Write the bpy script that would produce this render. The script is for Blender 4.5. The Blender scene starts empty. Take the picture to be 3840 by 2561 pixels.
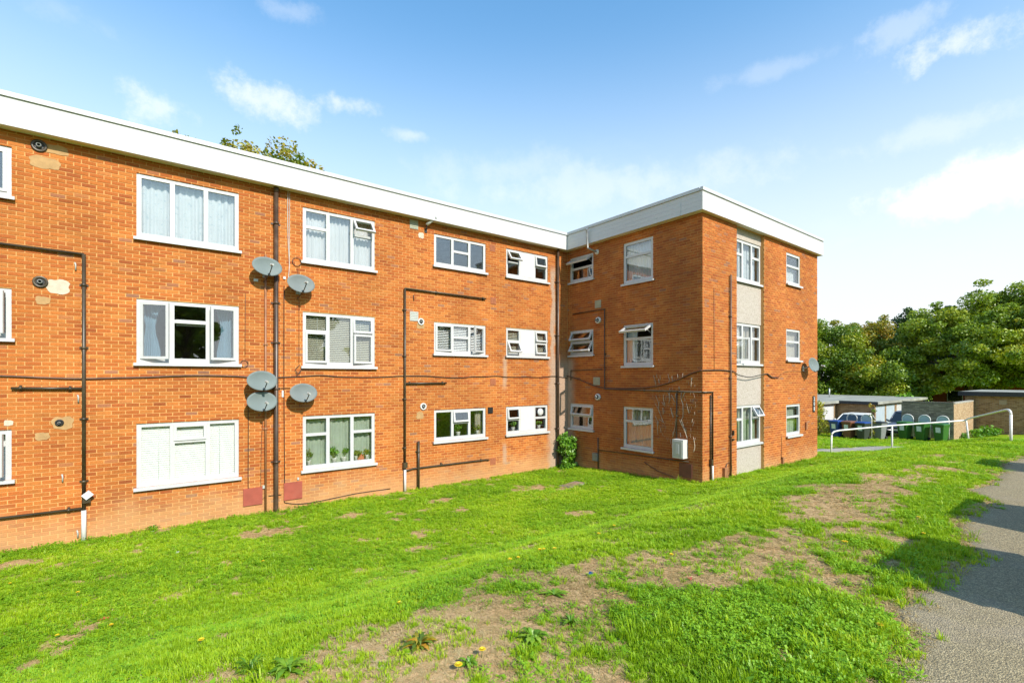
import bpy, math, random
import numpy as np
from mathutils import Vector, Matrix

# ------------------------------------------------------------------ camera, sky, sun, exposure
RD = math.radians
rng = np.random.default_rng(11)
random.seed(11)
sc = bpy.context.scene
COL = sc.collection
FPX, CX, HY, EYE = 1794.0, 1920.0, 1415.0, 3.22      # focal length, centre and horizon in photo pixels; eye height
YAW = math.atan2(2350, 1794)                          # wall direction found from the vanishing points
cC, sC = math.cos(YAW), math.sin(YAW)

cam = bpy.data.cameras.new('camera')
cam_o = bpy.data.objects.new('camera', cam)
COL.objects.link(cam_o)
cam.sensor_width = 36.0
cam.lens = FPX / 3840 * 36
cam.shift_y = (HY - 1280.5) / 3840
cam.clip_end = 3000
cam.clip_start = 0.05
cam_o.location = (0, 0, EYE)
cam_o.rotation_euler = (RD(90), 0, YAW - RD(90))
sc.camera = cam_o

SUN_EL, SUN_AZ = RD(37.5), RD(1.3)
SUN_DIR = Vector((math.sin(SUN_AZ) * math.cos(SUN_EL), -math.cos(SUN_AZ) * math.cos(SUN_EL), math.sin(SUN_EL)))
sl = bpy.data.lights.new('sun', 'SUN')
sl.energy = 4.6
sl.angle = RD(0.5)
sl.color = (1.0, 0.93, 0.82)
so = bpy.data.objects.new('sun', sl)
COL.objects.link(so)
so.rotation_euler = SUN_DIR.to_track_quat('Z', 'Y').to_euler()
so.location = (0, -20, 30)

sc.view_settings.view_transform = 'Standard'
sc.view_settings.look = 'None'
sc.view_settings.exposure = 0.45
sc.view_settings.gamma = 1.0
sc.view_settings.use_curve_mapping = False
sc.cycles.use_denoising = True
sc.cycles.max_bounces = 7
sc.cycles.diffuse_bounces = 3
sc.cycles.glossy_bounces = 3
sc.cycles.transparent_max_bounces = 10
sc.cycles.caustics_reflective = False
sc.cycles.caustics_refractive = False
sc.cycles.sample_clamp_indirect = 6.0


def px_dir(u, v):
    r = (u - CX) / FPX
    return np.array([cC + sC * r, sC - cC * r, -(v - HY) / FPX])


def build_world():
    w = bpy.data.worlds.new('World')
    sc.world = w
    w.use_nodes = True
    nt = w.node_tree
    nt.nodes.clear()
    L = nt.links.new

    def nd(t, **k):
        n = nt.nodes.new(t)
        for a, b in k.items():
            setattr(n, a, b)
        return n

    def M(op, a, b=None, c=None, clamp=False):
        n = nd('ShaderNodeMath', operation=op, use_clamp=clamp)
        for i, x in enumerate((a, b, c)):
            if x is None:
                continue
            if isinstance(x, (int, float)):
                n.inputs[i].default_value = x
            else:
                L(x, n.inputs[i])
        return n.outputs[0]

    def SS(x, lo, hi):
        n = nd('ShaderNodeMapRange', interpolation_type='SMOOTHSTEP')
        L(x, n.inputs[0])
        n.inputs[1].default_value = lo
        n.inputs[2].default_value = hi
        return n.outputs[0]
    sky = nd('ShaderNodeTexSky', sky_type='NISHITA')
    sky.sun_disc = False
    sky.sun_elevation = SUN_EL
    sky.sun_rotation = math.pi - SUN_AZ
    sky.altitude = 60
    sky.air_density = 1.25
    sky.dust_density = 0.5
    sky.ozone_density = 2.2
    tc = nd('ShaderNodeTexCoord')
    sep = nd('ShaderNodeSeparateXYZ')
    L(tc.outputs['Generated'], sep.inputs[0])
    X, Y, Zc = sep.outputs
    el = M('ARCSINE', Zc)
    az = M('ARCTAN2', Y, X)
    # cloud layer coordinates (a flat layer seen in perspective) and a rounder noise for the cumulus
    den = M('ADD', M('MAXIMUM', Zc, 0.0), 0.16)
    cmb = nd('ShaderNodeCombineXYZ')
    L(M('DIVIDE', X, den), cmb.inputs[0])
    L(M('DIVIDE', Y, den), cmb.inputs[1])
    nz = nd('ShaderNodeTexNoise')
    L(cmb.outputs[0], nz.inputs['Vector'])
    nz.inputs['Scale'].default_value = 1.5
    nz.inputs['Detail'].default_value = 9
    nz.inputs['Roughness'].default_value = 0.62
    nz.inputs['Distortion'].default_value = 0.35
    n2 = nd('ShaderNodeTexNoise')
    L(tc.outputs['Generated'], n2.inputs['Vector'])
    n2.inputs['Scale'].default_value = 13
    n2.inputs['Detail'].default_value = 12
    n2.inputs['Roughness'].default_value = 0.66
    wisp = M('MULTIPLY', SS(nz.outputs['Fac'], 0.5, 0.95), 0.28)
    total = wisp
    blobs = [  # photo pixel centre, angular half sizes, strength, edge roughness
        (3680, 715, .15, .042, 1.4, .7), (3810, 665, .10, .055, 1.5, .6), (3500, 755, .09, .025, 1.1, .7),
        (1000, 375, .09, .045, .58, 1.1), (1270, 385, .06, .022, .5, 1.1), (600, 410, .05, .04, .5, 1.2),
        (3600, 150, .085, .035, .55, 1.3), (3380, 110, .06, .03, .25, 1.3), (2880, 270, .10, .018, .18, .9),
        (1550, 510, .045, .016, .35, 1.1), (2250, 700, .36, .06, .28, .9), (1900, 640, .2, .05, .2, .9),
        (230, 40, .06, .025, .12, 1.1), (1080, 40, .05, .018, .2, 1.1), (3500, 490, .12, .025, .25, 1.0)]
    for (u, v, ra, re, st, rough) in blobs:
        d = px_dir(u, v)
        d /= np.linalg.norm(d)
        a0, e0 = math.atan2(d[1], d[0]), math.asin(d[2])
        da = M('MULTIPLY', M('SUBTRACT', az, a0), math.cos(e0) / ra)
        de = M('DIVIDE', M('SUBTRACT', el, e0), re)
        r2 = M('SQRT', M('ADD', M('MULTIPLY', da, da), M('MULTIPLY', de, de)))
        f = M('ADD', M('SUBTRACT', 1.0, r2), M('MULTIPLY', M('SUBTRACT', n2.outputs['Fac'], 0.5), rough * 2.9))
        total = M('MAXIMUM', total, M('MULTIPLY', SS(f, 0.0, 0.95), st))
    # bright haze low over the whole horizon
    haze = M('MULTIPLY', M('SUBTRACT', 1.0, SS(el, 0.05, 0.68)), 0.97)
    hz = nd('ShaderNodeMixRGB')
    L(haze, hz.inputs[0])
    hz.inputs[2].default_value = (6.2, 6.4, 6.6, 1)
    mix = nd('ShaderNodeMixRGB')
    L(total, mix.inputs[0])
    tint = nd('ShaderNodeMixRGB', blend_type='MULTIPLY')
    tint.inputs[0].default_value = 1
    L(sky.outputs[0], tint.inputs[1])
    tint.inputs[2].default_value = (1.06, 1.58, 1.72, 1)
    L(tint.outputs[0], hz.inputs[1])
    L(hz.outputs[0], mix.inputs[1])
    mix.inputs[2].default_value = (7.4, 7.5, 7.6, 1)
    bg = nd('ShaderNodeBackground')
    L(mix.outputs[0], bg.inputs[0])
    bg.inputs[1].default_value = 0.12
    out = nd('ShaderNodeOutputWorld')
    L(bg.outputs[0], out.inputs[0])


build_world()

# ------------------------------------------------------------------ photo pixels -> directions (distance comes from the surface hit)
ZM = {'z1': (0, 300, .5102), 'z2': (0, 1050, .5102), 'z3': (0, 1500, .5102), 'z4': (800, 600, .40816), 'z5': (800, 1150, .5102),
      'z6': (1480, 780, .35714), 'z7': (1480, 1300, .35714), 'z8': (2050, 680, .3955), 'zB': (2050, 1250, .38272),
      'z9': (2600, 680, .3955), 'zC': (2600, 1250, .38265), 'zr': (3000, 1050, .44633), 'zq': (3040, 1440, .25521),
      'zp': (3200, 1600, .613), 'f': (0, 0, 1), 'd': (0, 0, 1.6333), 'zI': (2440, 1400, .2677),
      'zg': (0, 1900, .5955), 'zh': (1300, 1900, .8507)}
YA, XB, YC = 12.6, 12.15, 7.28          # the three brick planes
XE, XL = 19.9, -12.0                    # right end of the wing, left end of the block
ZTOP = 7.76


def zray(zm, x, y):
    ox, oy, k = ZM[zm]
    return px_dir(ox + x * k, oy + y * k)


def PA(zm, x, y):
    d = zray(zm, x, y); t = YA / d[1]
    return d[0] * t, EYE + d[2] * t


def PB(zm, x, y):
    d = zray(zm, x, y); t = XB / d[0]
    return -d[1] * t, EYE + d[2] * t


def PC(zm, x, y):
    d = zray(zm, x, y); t = YC / d[1]
    return d[0] * t, EYE + d[2] * t


def TA(u, d, z): return (u, YA - d, z)
def TB(u, d, z): return (XB - d, -u, z)
def TC(u, d, z): return (u, YC - d, z)


# ------------------------------------------------------------------ numeric noise, terrain
_perm = rng.random((256, 256))


def vnoise(x, y, s=1.0, oct=1, seed=0):
    x = np.asarray(x, float) * s + seed * 17.3
    y = np.asarray(y, float) * s + seed * 9.7
    tot = 0; amp = 1; nrm = 0
    for _ in range(oct):
        xi = np.floor(x).astype(int); yi = np.floor(y).astype(int)
        fx = x - xi; fy = y - yi
        fx = fx * fx * (3 - 2 * fx); fy = fy * fy * (3 - 2 * fy)
        a = _perm[xi % 256, yi % 256]; b = _perm[(xi + 1) % 256, yi % 256]
        c = _perm[xi % 256, (yi + 1) % 256]; d = _perm[(xi + 1) % 256, (yi + 1) % 256]
        tot = tot + amp * ((a * (1 - fx) + b * fx) * (1 - fy) + (c * (1 - fx) + d * fx) * fy)
        nrm += amp; amp *= .5; x = x * 2.03 + 5.1; y = y * 2.03 + 3.3
    return tot / nrm


def sstep(t):
    t = np.clip(t, 0, 1)
    return t * t * (3 - 2 * t)


def terr(X, Y):
    X = np.asarray(X, float); Y = np.asarray(Y, float)
    P = np.interp(X, [-50, 8, 21, 30, 36, 60], [1.58, 1.58, 1.28, .5, -.2, -.58])
    Mz = np.interp(X, [-50, 12, 20, 23, 27, 33, 60], [.35, .29, .25, .06, .02, -.58, -.58])
    Bz = np.interp(X, [-50, 12, 20, 24, 33], [0, 0, .1, -.1, -.58])
    z = P + (Mz - P) * sstep((Y - 2.6) / 4.7)
    z = z + (Bz - Mz) * np.clip((Y - 7.3) / 5.3, 0, 1)
    z = z - .22 * sstep((X - 37.9) / .8) * sstep((Y - 9.0) / .5)
    bump = (vnoise(X, Y, .9, 2, 3) - .5) * .10 + (vnoise(X, Y, 4.0, 2, 5) - .5) * .03
    k = sstep((Y - 1.8) / 1.0) * sstep((22 - X) / 3) * sstep((12.55 - Y) / .8)
    return z + bump * k


def GP(zm, x, y):
    d = zray(zm, x, y)
    t = 3.0
    for _ in range(40):
        p = d * t
        want = (terr(p[0], p[1]) - EYE) / d[2]
        t += .5 * (want - t)
    return float(d[0] * t), float(d[1] * t)


_ed = [GP('f', *p) for p in [(3316, 2561), (3445, 2397), (3347, 2280), (3433, 2225), (3562, 2158), (3678, 2072), (3592, 1968),
                             (3727, 1882), (3641, 1839), (3752, 1802), (3770, 1735), (3840, 1710)]]
_ed = sorted(_ed)
EX = np.array([-60, -6, 0] + [p[0] for p in _ed] + [20, 26, 40, 60])
EYd = np.array([.5, .6, .8] + [p[1] for p in _ed] + [1.3, .6, -3, -8])


def road_edge(X):
    X = np.asarray(X, float)
    return np.interp(X, EX, EYd) + (vnoise(X, X * 0, 3.0, 3, 8) - .5) * .16


PATH = [(19.5, 10.6), (21.5, 9.3), (23.1, 8.45), (25.7, 7.25), (28.5, 6.35), (31.5, 5.3), (34, 4.9)]


def path_dist(X, Y):
    X = np.asarray(X, float); Y = np.asarray(Y, float)
    best = np.full(X.shape, 1e9)
    for (a, b) in zip(PATH[:-1], PATH[1:]):
        ax, ay = a; dx, dy = b[0] - ax, b[1] - ay
        t = np.clip(((X - ax) * dx + (Y - ay) * dy) / (dx * dx + dy * dy), 0, 1)
        best = np.minimum(best, np.hypot(X - ax - t * dx, Y - ay - t * dy))
    return best


PATCHES = [('d', 620, 1222, .75, .45), ('d', 20, 1298, .6, .35), ('d', 1215, 1122, .9, .5), ('d', 1330, 1178, .4, .25),
           ('d', 1600, 1166, .5, .3), ('d', 2105, 1098, .8, .35), ('d', 940, 1120, .5, .3), ('d', 1010, 1150, .4, .25),
           ('d', 1060, 1172, .3, .2), ('d', 1315, 1112, .45, .3), ('d', 880, 1138, .35, .2), ('d', 1650, 1090, .5, .3)]
PATCHES = [(GP(a, b, c), d, e) for (a, b, c, d, e) in PATCHES]


def bare(X, Y):
    X = np.asarray(X, float); Y = np.asarray(Y, float)
    n = vnoise(X, Y, 1.5, 4, 1)
    n2 = vnoise(X, Y, 5.5, 3, 2)
    cen = 2.42 + .12 * np.sin(X * .8) + .1 * (vnoise(X, X * 0, .5, 1, 4) - .5)
    wid = np.interp(X, [-8, -1, .5, 2, 8, 12, 16], [.2, .45, .74, .80, .55, .4, .25])
    band = np.exp(-((Y - cen) / wid) ** 2) * np.interp(X, [-9, -3, -.5, 1, 8, 13, 18], [0, .2, .8, 1, .82, .45, .1])
    n3 = vnoise(X, Y, 2.6, 3, 21)
    v = sstep((band * 1.12 + (n - .5) * 1.9 + (n3 - .5) * 1.3 + (n2 - .5) * 1.1 - .30) / .55)
    e = road_edge(X) - Y
    v = np.maximum(v, sstep((np.exp(-(e / .16) ** 2) + (n2 - .5) * 1.1 - .55) / .3))
    for ((px, py), rx, ry) in PATCHES:
        g = 1 - np.hypot((X - px) / rx, (Y - py) / ry)
        v = np.maximum(v, sstep((g + (n2 - .5) * 1.4 + (n - .5) * .6) / .35) * .95)
    v = np.maximum(v, sstep((n - .70) / .1) * .5)
    return v


# ------------------------------------------------------------------ materials
MATS = {}


def mnew(name):
    m = bpy.data.materials.new(name)
    m.use_nodes = True
    nt = m.node_tree
    b = nt.nodes['Principled BSDF']
    MATS[name] = m
    return m, nt, b


def nnode(nt, t, ins=None, **k):
    n = nt.nodes.new(t)
    for a, b in k.items():
        setattr(n, a, b)
    for a, b in (ins or {}).items():
        if hasattr(b, 'is_output') or isinstance(b, bpy.types.NodeSocket):
            nt.links.new(b, n.inputs[a])
        else:
            n.inputs[a].default_value = b
    return n


def ramp(nt, fac, stops, interp='LINEAR'):
    r = nt.nodes.new('ShaderNodeValToRGB')
    r.color_ramp.interpolation = interp
    el = r.color_ramp.elements
    while len(el) < len(stops):
        el.new(.5)
    for e, (p, c) in zip(el, stops):
        e.position = p
        e.color = (*c, 1)
    nt.links.new(fac, r.inputs[0])
    return r.outputs[0]


def mrange(nt, v, a, b, c=0, d=1, smooth=True):
    n = nnode(nt, 'ShaderNodeMapRange', {0: v, 1: a, 2: b, 3: c, 4: d}, interpolation_type='SMOOTHSTEP' if smooth else 'LINEAR')
    return n.outputs[0]


def mmath(nt, op, a, b=0.0, clamp=False):
    return nnode(nt, 'ShaderNodeMath', {0: a, 1: b}, operation=op, use_clamp=clamp).outputs[0]


def mixc(nt, f, a, b, mode='MIX'):
    def cc(x): return (*x, 1) if isinstance(x, tuple) and len(x) == 3 else x
    return nnode(nt, 'ShaderNodeMixRGB', {0: f, 1: cc(a), 2: cc(b)}, blend_type=mode).outputs[0]


def wpos(nt):
    g = nt.nodes.new('ShaderNodeNewGeometry')
    return g.outputs['Position']


def noise(nt, vec, scale, detail=4, rough=.55):
    return nnode(nt, 'ShaderNodeTexNoise', {'Vector': vec, 'Scale': scale, 'Detail': detail, 'Roughness': rough}).outputs['Fac']


def bump(nt, b, h, strength=.3, dist=.01):
    n = nnode(nt, 'ShaderNodeBump', {'Height': h, 'Strength': strength, 'Distance': dist})
    nt.links.new(n.outputs[0], b.inputs['Normal'])


def simple(name, col, rough=.55, metal=0.0, var=.12, vscale=6.0, bstr=.0, bscale=60.0, dirt=None, dscale=2.5, spec=.5):
    m, nt, b = mnew(name)
    tc = nnode(nt, 'ShaderNodeTexCoord').outputs['Object']
    n = noise(nt, tc, vscale, 5)
    lo = tuple(max(0, c * (1 - var * 1.6)) for c in col)
    hi = tuple(min(1, c * (1 + var)) for c in col)
    c = ramp(nt, n, [(.3, lo), (.7, hi)])
    if dirt:
        d = mrange(nt, noise(nt, tc, dscale, 6, .65), .52, .78)
        c = mixc(nt, d, c, dirt)
    nt.links.new(c, b.inputs['Base Color'])
    b.inputs['Roughness'].default_value = rough
    b.inputs['Metallic'].default_value = metal
    b.inputs['Specular IOR Level'].default_value = spec
    if bstr:
        bump(nt, b, noise(nt, tc, bscale, 4), bstr, .004)
    return m


def stains(nt, col, amount=1.0):
    """pale dusting near the plinth, lime bloom in the inner corner"""
    p = wpos(nt)
    s = nnode(nt, 'ShaderNodeSeparateXYZ', {0: p}).outputs
    n1 = noise(nt, p, 1.6, 5, .6)
    n3 = noise(nt, p, .55, 4, .55)
    # large soft mottling
    v = mrange(nt, n3, .3, .72, .86, 1.10)
    vm = nnode(nt, 'ShaderNodeCombineColor', {0: v, 1: v, 2: v}).outputs[0]
    col = mixc(nt, 1.0, col, vm, 'MULTIPLY')
    zz = mmath(nt, 'ADD', s[2], mmath(nt, 'MULTIPLY', n1, -1.1))
    fb = mmath(nt, 'MULTIPLY', mrange(nt, zz, .40, -.50), .5 * amount)
    col = mixc(nt, fb, col, (.58, .37, .18))
    # inner corner bloom
    wob = mmath(nt, 'MULTIPLY', mmath(nt, 'SUBTRACT', n1, .5), .55)
    xx = mmath(nt, 'ADD', s[0], wob)
    near = mrange(nt, s[1], 12.1, 12.45)
    low = mrange(nt, mmath(nt, 'ADD', s[2], mmath(nt, 'MULTIPLY', wob, 1.5)), 4.4, 3.6)
    wide = mmath(nt, 'MULTIPLY', mrange(nt, xx, 11.12, 11.42), low)
    thin = mmath(nt, 'MULTIPLY', mrange(nt, xx, 11.30, 11.42), mrange(nt, xx, 11.62, 11.5))
    thin = mmath(nt, 'MULTIPLY', thin, mrange(nt, s[2], 7.3, 6.8))
    fc = mmath(nt, 'MULTIPLY', mmath(nt, 'MAXIMUM', wide, thin), near)
    col = mixc(nt, mmath(nt, 'MULTIPLY', fc, .82 * amount), col, (.42, .32, .24))
    # ragged soot and ivy scars on the wing's side wall, its shade painted in
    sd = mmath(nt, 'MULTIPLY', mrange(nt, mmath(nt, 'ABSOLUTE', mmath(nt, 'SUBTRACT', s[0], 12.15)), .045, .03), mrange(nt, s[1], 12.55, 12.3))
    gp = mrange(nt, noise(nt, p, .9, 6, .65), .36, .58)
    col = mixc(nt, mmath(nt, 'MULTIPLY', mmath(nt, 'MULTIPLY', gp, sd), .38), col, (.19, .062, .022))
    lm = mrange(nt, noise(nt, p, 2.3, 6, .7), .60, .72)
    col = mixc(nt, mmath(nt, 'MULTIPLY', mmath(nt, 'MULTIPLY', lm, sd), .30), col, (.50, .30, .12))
    # trickle marks under the end window's sills
    tx = mmath(nt, 'MULTIPLY', mrange(nt, mmath(nt, 'ABSOLUTE', mmath(nt, 'SUBTRACT', s[0], mmath(nt, 'ADD', 9.33, mmath(nt, 'MULTIPLY', wob, .3)))), .13, .03),
               mmath(nt, 'MULTIPLY', near, mmath(nt, 'MAXIMUM', mmath(nt, 'MULTIPLY', mrange(nt, s[2], 2.7, 3.1), mrange(nt, s[2], 4.0, 3.8)),
                                                mmath(nt, 'MULTIPLY', mrange(nt, s[2], .3, .5), mrange(nt, s[2], 1.15, .9)))))
    col = mixc(nt, mmath(nt, 'MULTIPLY', tx, .6), col, (.46, .34, .24))
    return col


def brick_mat(name, stops, mort=False, stained=True, amount=1.0):
    m, nt, b = mnew(name)
    p = wpos(nt)
    if mort:
        c = ramp(nt, noise(nt, p, 14, 5, .6), [(.3, stops[0]), (.7, stops[1])])
    else:
        a = nnode(nt, 'ShaderNodeAttribute', attribute_name='tint')
        sp = nnode(nt, 'ShaderNodeSeparateColor', {0: a.outputs['Color']}).outputs
        c = ramp(nt, sp[0], stops)
        nn = noise(nt, p, 38, 5, .65)
        v = mmath(nt, 'MULTIPLY', mrange(nt, nn, .25, .75, .84, 1.12), mrange(nt, sp[1], 0, 1, .88, 1.10, False))
        vm = nnode(nt, 'ShaderNodeCombineColor', {0: v, 1: v, 2: v}).outputs[0]
        c = mixc(nt, 1.0, c, vm, 'MULTIPLY')
        c = mixc(nt, mmath(nt, 'MULTIPLY', mrange(nt, noise(nt, p, 22, 4, .7), .62, .8), .35), c, (.46, .27, .12))
    if stained:
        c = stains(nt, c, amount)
    nt.links.new(c, b.inputs['Base Color'])
    b.inputs['Roughness'].default_value = .88
    b.inputs['Specular IOR Level'].default_value = .25
    bump(nt, b, noise(nt, p, 120, 4, .7), .35, .004)
    return m


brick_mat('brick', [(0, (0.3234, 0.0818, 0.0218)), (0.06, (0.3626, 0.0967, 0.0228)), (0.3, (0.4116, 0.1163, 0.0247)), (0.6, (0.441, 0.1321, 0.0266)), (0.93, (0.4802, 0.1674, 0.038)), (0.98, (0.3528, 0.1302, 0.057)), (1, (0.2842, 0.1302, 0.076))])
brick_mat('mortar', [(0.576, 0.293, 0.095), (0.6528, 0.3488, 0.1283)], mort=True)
brick_mat('buff_brick', [(0, (0.19, 0.109, 0.048)), (0.5, (0.294, 0.18, 0.081)), (1, (0.361, 0.237, 0.119))], stained=False)
brick_mat('buff_mortar', [(.30, .24, .16), (.38, .30, .20)], mort=True, stained=False)
brick_mat('shade_grey_brick', [(0, (.19, .16, .11)), (.5, (.27, .235, .165)), (1, (.36, .315, .225))], stained=False)  # screen wall's shaded face, its shade mixed into the brick colour
brick_mat('shade_grey_mortar', [(.17, .15, .11), (.22, .20, .15)], mort=True, stained=False)
brick_mat('sunlit_pale_brick', [(0, (0.345, 0.225, 0.12)), (0.5, (0.413, 0.277, 0.158)), (1, (0.465, 0.338, 0.203))], stained=False)  # same wall's sunlit return, sunlight mixed into the brick colour
brick_mat('sunlit_pale_mortar', [(0.413, 0.315, 0.203), (0.465, 0.36, 0.232)], mort=True, stained=False)
brick_mat('red_brick', [(0, (.33, .09, .035)), (.5, (.44, .13, .05)), (1, (.50, .18, .07))], stained=False)

simple('upvc', (.52, .52, .518), .4, var=.04, vscale=3, dirt=(.47, .465, .45), dscale=4)
def fascia_mat():
    m, nt, b = mnew('fascia')
    p = wpos(nt)
    mp = nnode(nt, 'ShaderNodeMapping', {'Vector': p, 'Scale': (5.0, 5.0, .5)}).outputs[0]
    st = mrange(nt, noise(nt, mp, 2.2, 5, .65), .52, .80)
    c = ramp(nt, noise(nt, p, .9, 4), [(.3, (.52, .52, .512)), (.7, (.55, .55, .544))])
    c = mixc(nt, mmath(nt, 'MULTIPLY', st, .22), c, (.42, .42, .395))
    nt.links.new(c, b.inputs['Base Color'])
    b.inputs['Roughness'].default_value = .55


fascia_mat()
simple('trim', (.52, .53, .53), .4, var=.06, vscale=2)
simple('soffit', (.72, .65, .52), .6, var=.08, vscale=2)
simple('felt', (.20, .20, .19), .9, var=.2, vscale=3, bstr=.3, dirt=(.30, .30, .27))
simple('garage_felt', (.30, .30, .25), .9, var=.22, vscale=1.2, bstr=.3, dirt=(.20, .21, .16), dscale=.7)
simple('interior', (.30, .27, .23), .9, var=.1, vscale=2)
simple('pipe_brown', (.070, .042, .026), .4, var=.25, vscale=5, dirt=(.13, .08, .05))
simple('pipe_dark', (.055, .040, .022), .4, var=.2, vscale=5, dirt=(.10, .07, .03))
simple('pipe_rust', (.15, .085, .050), .5, var=.2, vscale=5)
simple('pipe_copper', (.34, .15, .07), .5, var=.2, vscale=5)
simple('pipe_white', (0.590, 0.582, 0.558), .4, var=.05)
simple('pipe_grey', (.30, .31, .31), .35, metal=.6, var=.1)
simple('cable_black', (.03, .024, .02), .5)
simple('cable_brown', (.13, .06, .035), .55, var=.3, vscale=4)
simple('cable_white', (0.615, 0.599, 0.566), .5)
simple('terracotta', (.36, .12, .05), .8, var=.15, vscale=20)
simple('meter_red', (.35, .075, .045), .7, var=.12, vscale=5, dirt=(.28, .09, .06))
simple('meter_dark', (.16, .055, .035), .7, var=.12, vscale=5)
simple('vent_grey', (.44, .45, .41), .6, var=.08)
simple('vent_green', (.33, .34, .25), .7, var=.1)
simple('black', (.015, .015, .015), .5, var=.1)
simple('white', (.60, .595, .585), .5, var=.03)
simple('plaster', (.56, .47, .36), .9, var=.1, vscale=8, bstr=.4, bscale=40)
simple('plaster_tan', (.43, .26, .11), .9, var=.12, vscale=8, bstr=.4, bscale=40)
simple('dish', (.165, .20, .195), .7, var=.06, vscale=3, dirt=(.21, .235, .22), spec=.2)
simple('dish_rust', (.175, .20, .195), .7, var=.08, vscale=3, dirt=(.24, .20, .15), dscale=4, spec=.2)
simple('dish_dark', (.05, .05, .05), .5)
simple('galv', (.55, .55, .53), .4, metal=.4, var=.1)
simple('white_rail', (.74, .72, .68), .5, var=.06, vscale=9, dirt=(.50, .44, .36), dscale=6)
simple('bin_green', (.030, .125, .018), .45, var=.1)
simple('bin_blue', (.012, .050, .22), .45, var=.1)
simple('bin_brown', (.17, .065, .030), .5, var=.1)
simple('bin_dark', (.035, .045, .035), .5, var=.1)
simple('bin_grey', (.20, .21, .20), .55, var=.1)
simple('sticker', (.66, .70, .70), .5, var=.1, vscale=14, dirt=(.35, .5, .6), dscale=12)
simple('hoop_panel', (.42, .52, .56), .3, var=.06)
simple('car_slate', (.07, .085, .12), .28, var=.05, spec=.6)
simple('car_white', (.72, .71, .66), .3, var=.03)
simple('car_silver', (.42, .43, .44), .3, metal=.5, var=.03)
simple('car_red', (.30, .02, .02), .3, var=.03)
simple('car_blue', (.03, .06, .16), .3, var=.03)
simple('tyre', (.02, .02, .02), .85)
simple('rim', (.45, .45, .46), .35, metal=.8)
simple('lamp_glass', (.75, .76, .78), .1, var=.03)
simple('lamp_red', (.4, .02, .02), .2, var=.03)
simple('plate', (.72, .70, .60), .5, var=.03)
simple('dark_glass', (.012, .016, .018), .06, var=.05, spec=.8)
simple('door_white', (0.623, 0.615, 0.607), .5, var=.03, vscale=2)
simple('door_blue', (.50, .57, .62), .5, var=.06, vscale=2)
simple('door_grey', (.38, .41, .36), .55, var=.08, vscale=2)
simple('timber', (.52, .40, .28), .7, var=.12, vscale=4)
simple('fascia_black', (.022, .024, .028), .55, var=.15)
simple('slate_roof', (.16, .09, .06), .85, var=.2, vscale=5)
simple('bark', (.10, .075, .05), .95, var=.3, vscale=14, bstr=.6, bscale=25)
simple('stem_pale', (.52, .42, .31), .9, var=.2, vscale=12)
simple('stem_green', (.16, .20, .05), .8, var=.2)
simple('concrete', (.36, .33, .27), .9, var=.15, vscale=5, bstr=.4, bscale=90, dirt=(.26, .25, .19))
simple('cover_iron', (.30, .20, .13), .8, var=.2, vscale=7, bstr=.4)
simple('petal', (.78, .58, .015), .7, var=.1)
simple('leaf_fall', (.42, .13, .03), .8, var=.25, vscale=20)
simple('blind_white', (.90, .90, .885), .6, var=.02)
simple('pot', (.72, .70, .66), .5, var=.05)
simple('pot_red', (.5, .12, .06), .6, var=.1)
simple('rubbish_black', (.02, .02, .022), .4, var=.2)


def glass_mat():
    m, nt, b = mnew('glass')
    nt.nodes.remove(b)
    out = nt.nodes['Material Output']
    fr = nnode(nt, 'ShaderNodeLayerWeight', {'Blend': .5}).outputs['Facing']
    fac = mmath(nt, 'ADD', mmath(nt, 'MULTIPLY', mmath(nt, 'POWER', fr, 4.5), .55), .125, True)
    tr = nnode(nt, 'ShaderNodeBsdfTransparent', {0: (.975, .985, .98, 1)})
    p = wpos(nt)
    bn = nnode(nt, 'ShaderNodeBump', {'Height': noise(nt, p, 1.3, 1), 'Strength': .06, 'Distance': .05})
    gl = nnode(nt, 'ShaderNodeBsdfGlossy', {'Roughness': .015, 'Color': (.95, .98, 1, 1), 'Normal': bn.outputs[0]})
    mx = nnode(nt, 'ShaderNodeMixShader', {0: fac, 1: tr.outputs[0], 2: gl.outputs[0]})
    nt.links.new(mx.outputs[0], out.inputs[0])


glass_mat()


def cloth_mat(name, col, pattern=None, transl=.45):
    m, nt, b = mnew(name)
    nt.nodes.remove(b)
    out = nt.nodes['Material Output']
    p = wpos(nt)
    c = ramp(nt, noise(nt, p, 3, 4), [(.3, tuple(x * .92 for x in col)), (.7, col)])
    if pattern:
        f = mrange(nt, noise(nt, p, 14, 3, .6), .58, .66)
        c = mixc(nt, mmath(nt, 'MULTIPLY', f, .55), c, pattern)
    d = nnode(nt, 'ShaderNodeBsdfDiffuse', {0: c})
    t = nnode(nt, 'ShaderNodeBsdfTranslucent', {0: c})
    mx = nnode(nt, 'ShaderNodeMixShader', {0: transl, 1: d.outputs[0], 2: t.outputs[0]})
    nt.links.new(mx.outputs[0], out.inputs[0])


cloth_mat('net_white', (.88, .89, .89))
cloth_mat('net_pattern', (.86, .90, .91), (.50, .62, .66))
cloth_mat('net_cream', (.72, .66, .55))
cloth_mat('net_green', (.66, .74, .62), (.50, .60, .48))
cloth_mat('curtain_blue', (.20, .34, .45), None, .3)
cloth_mat('slat_cream', (.62, .60, .47), None, .2)


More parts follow.
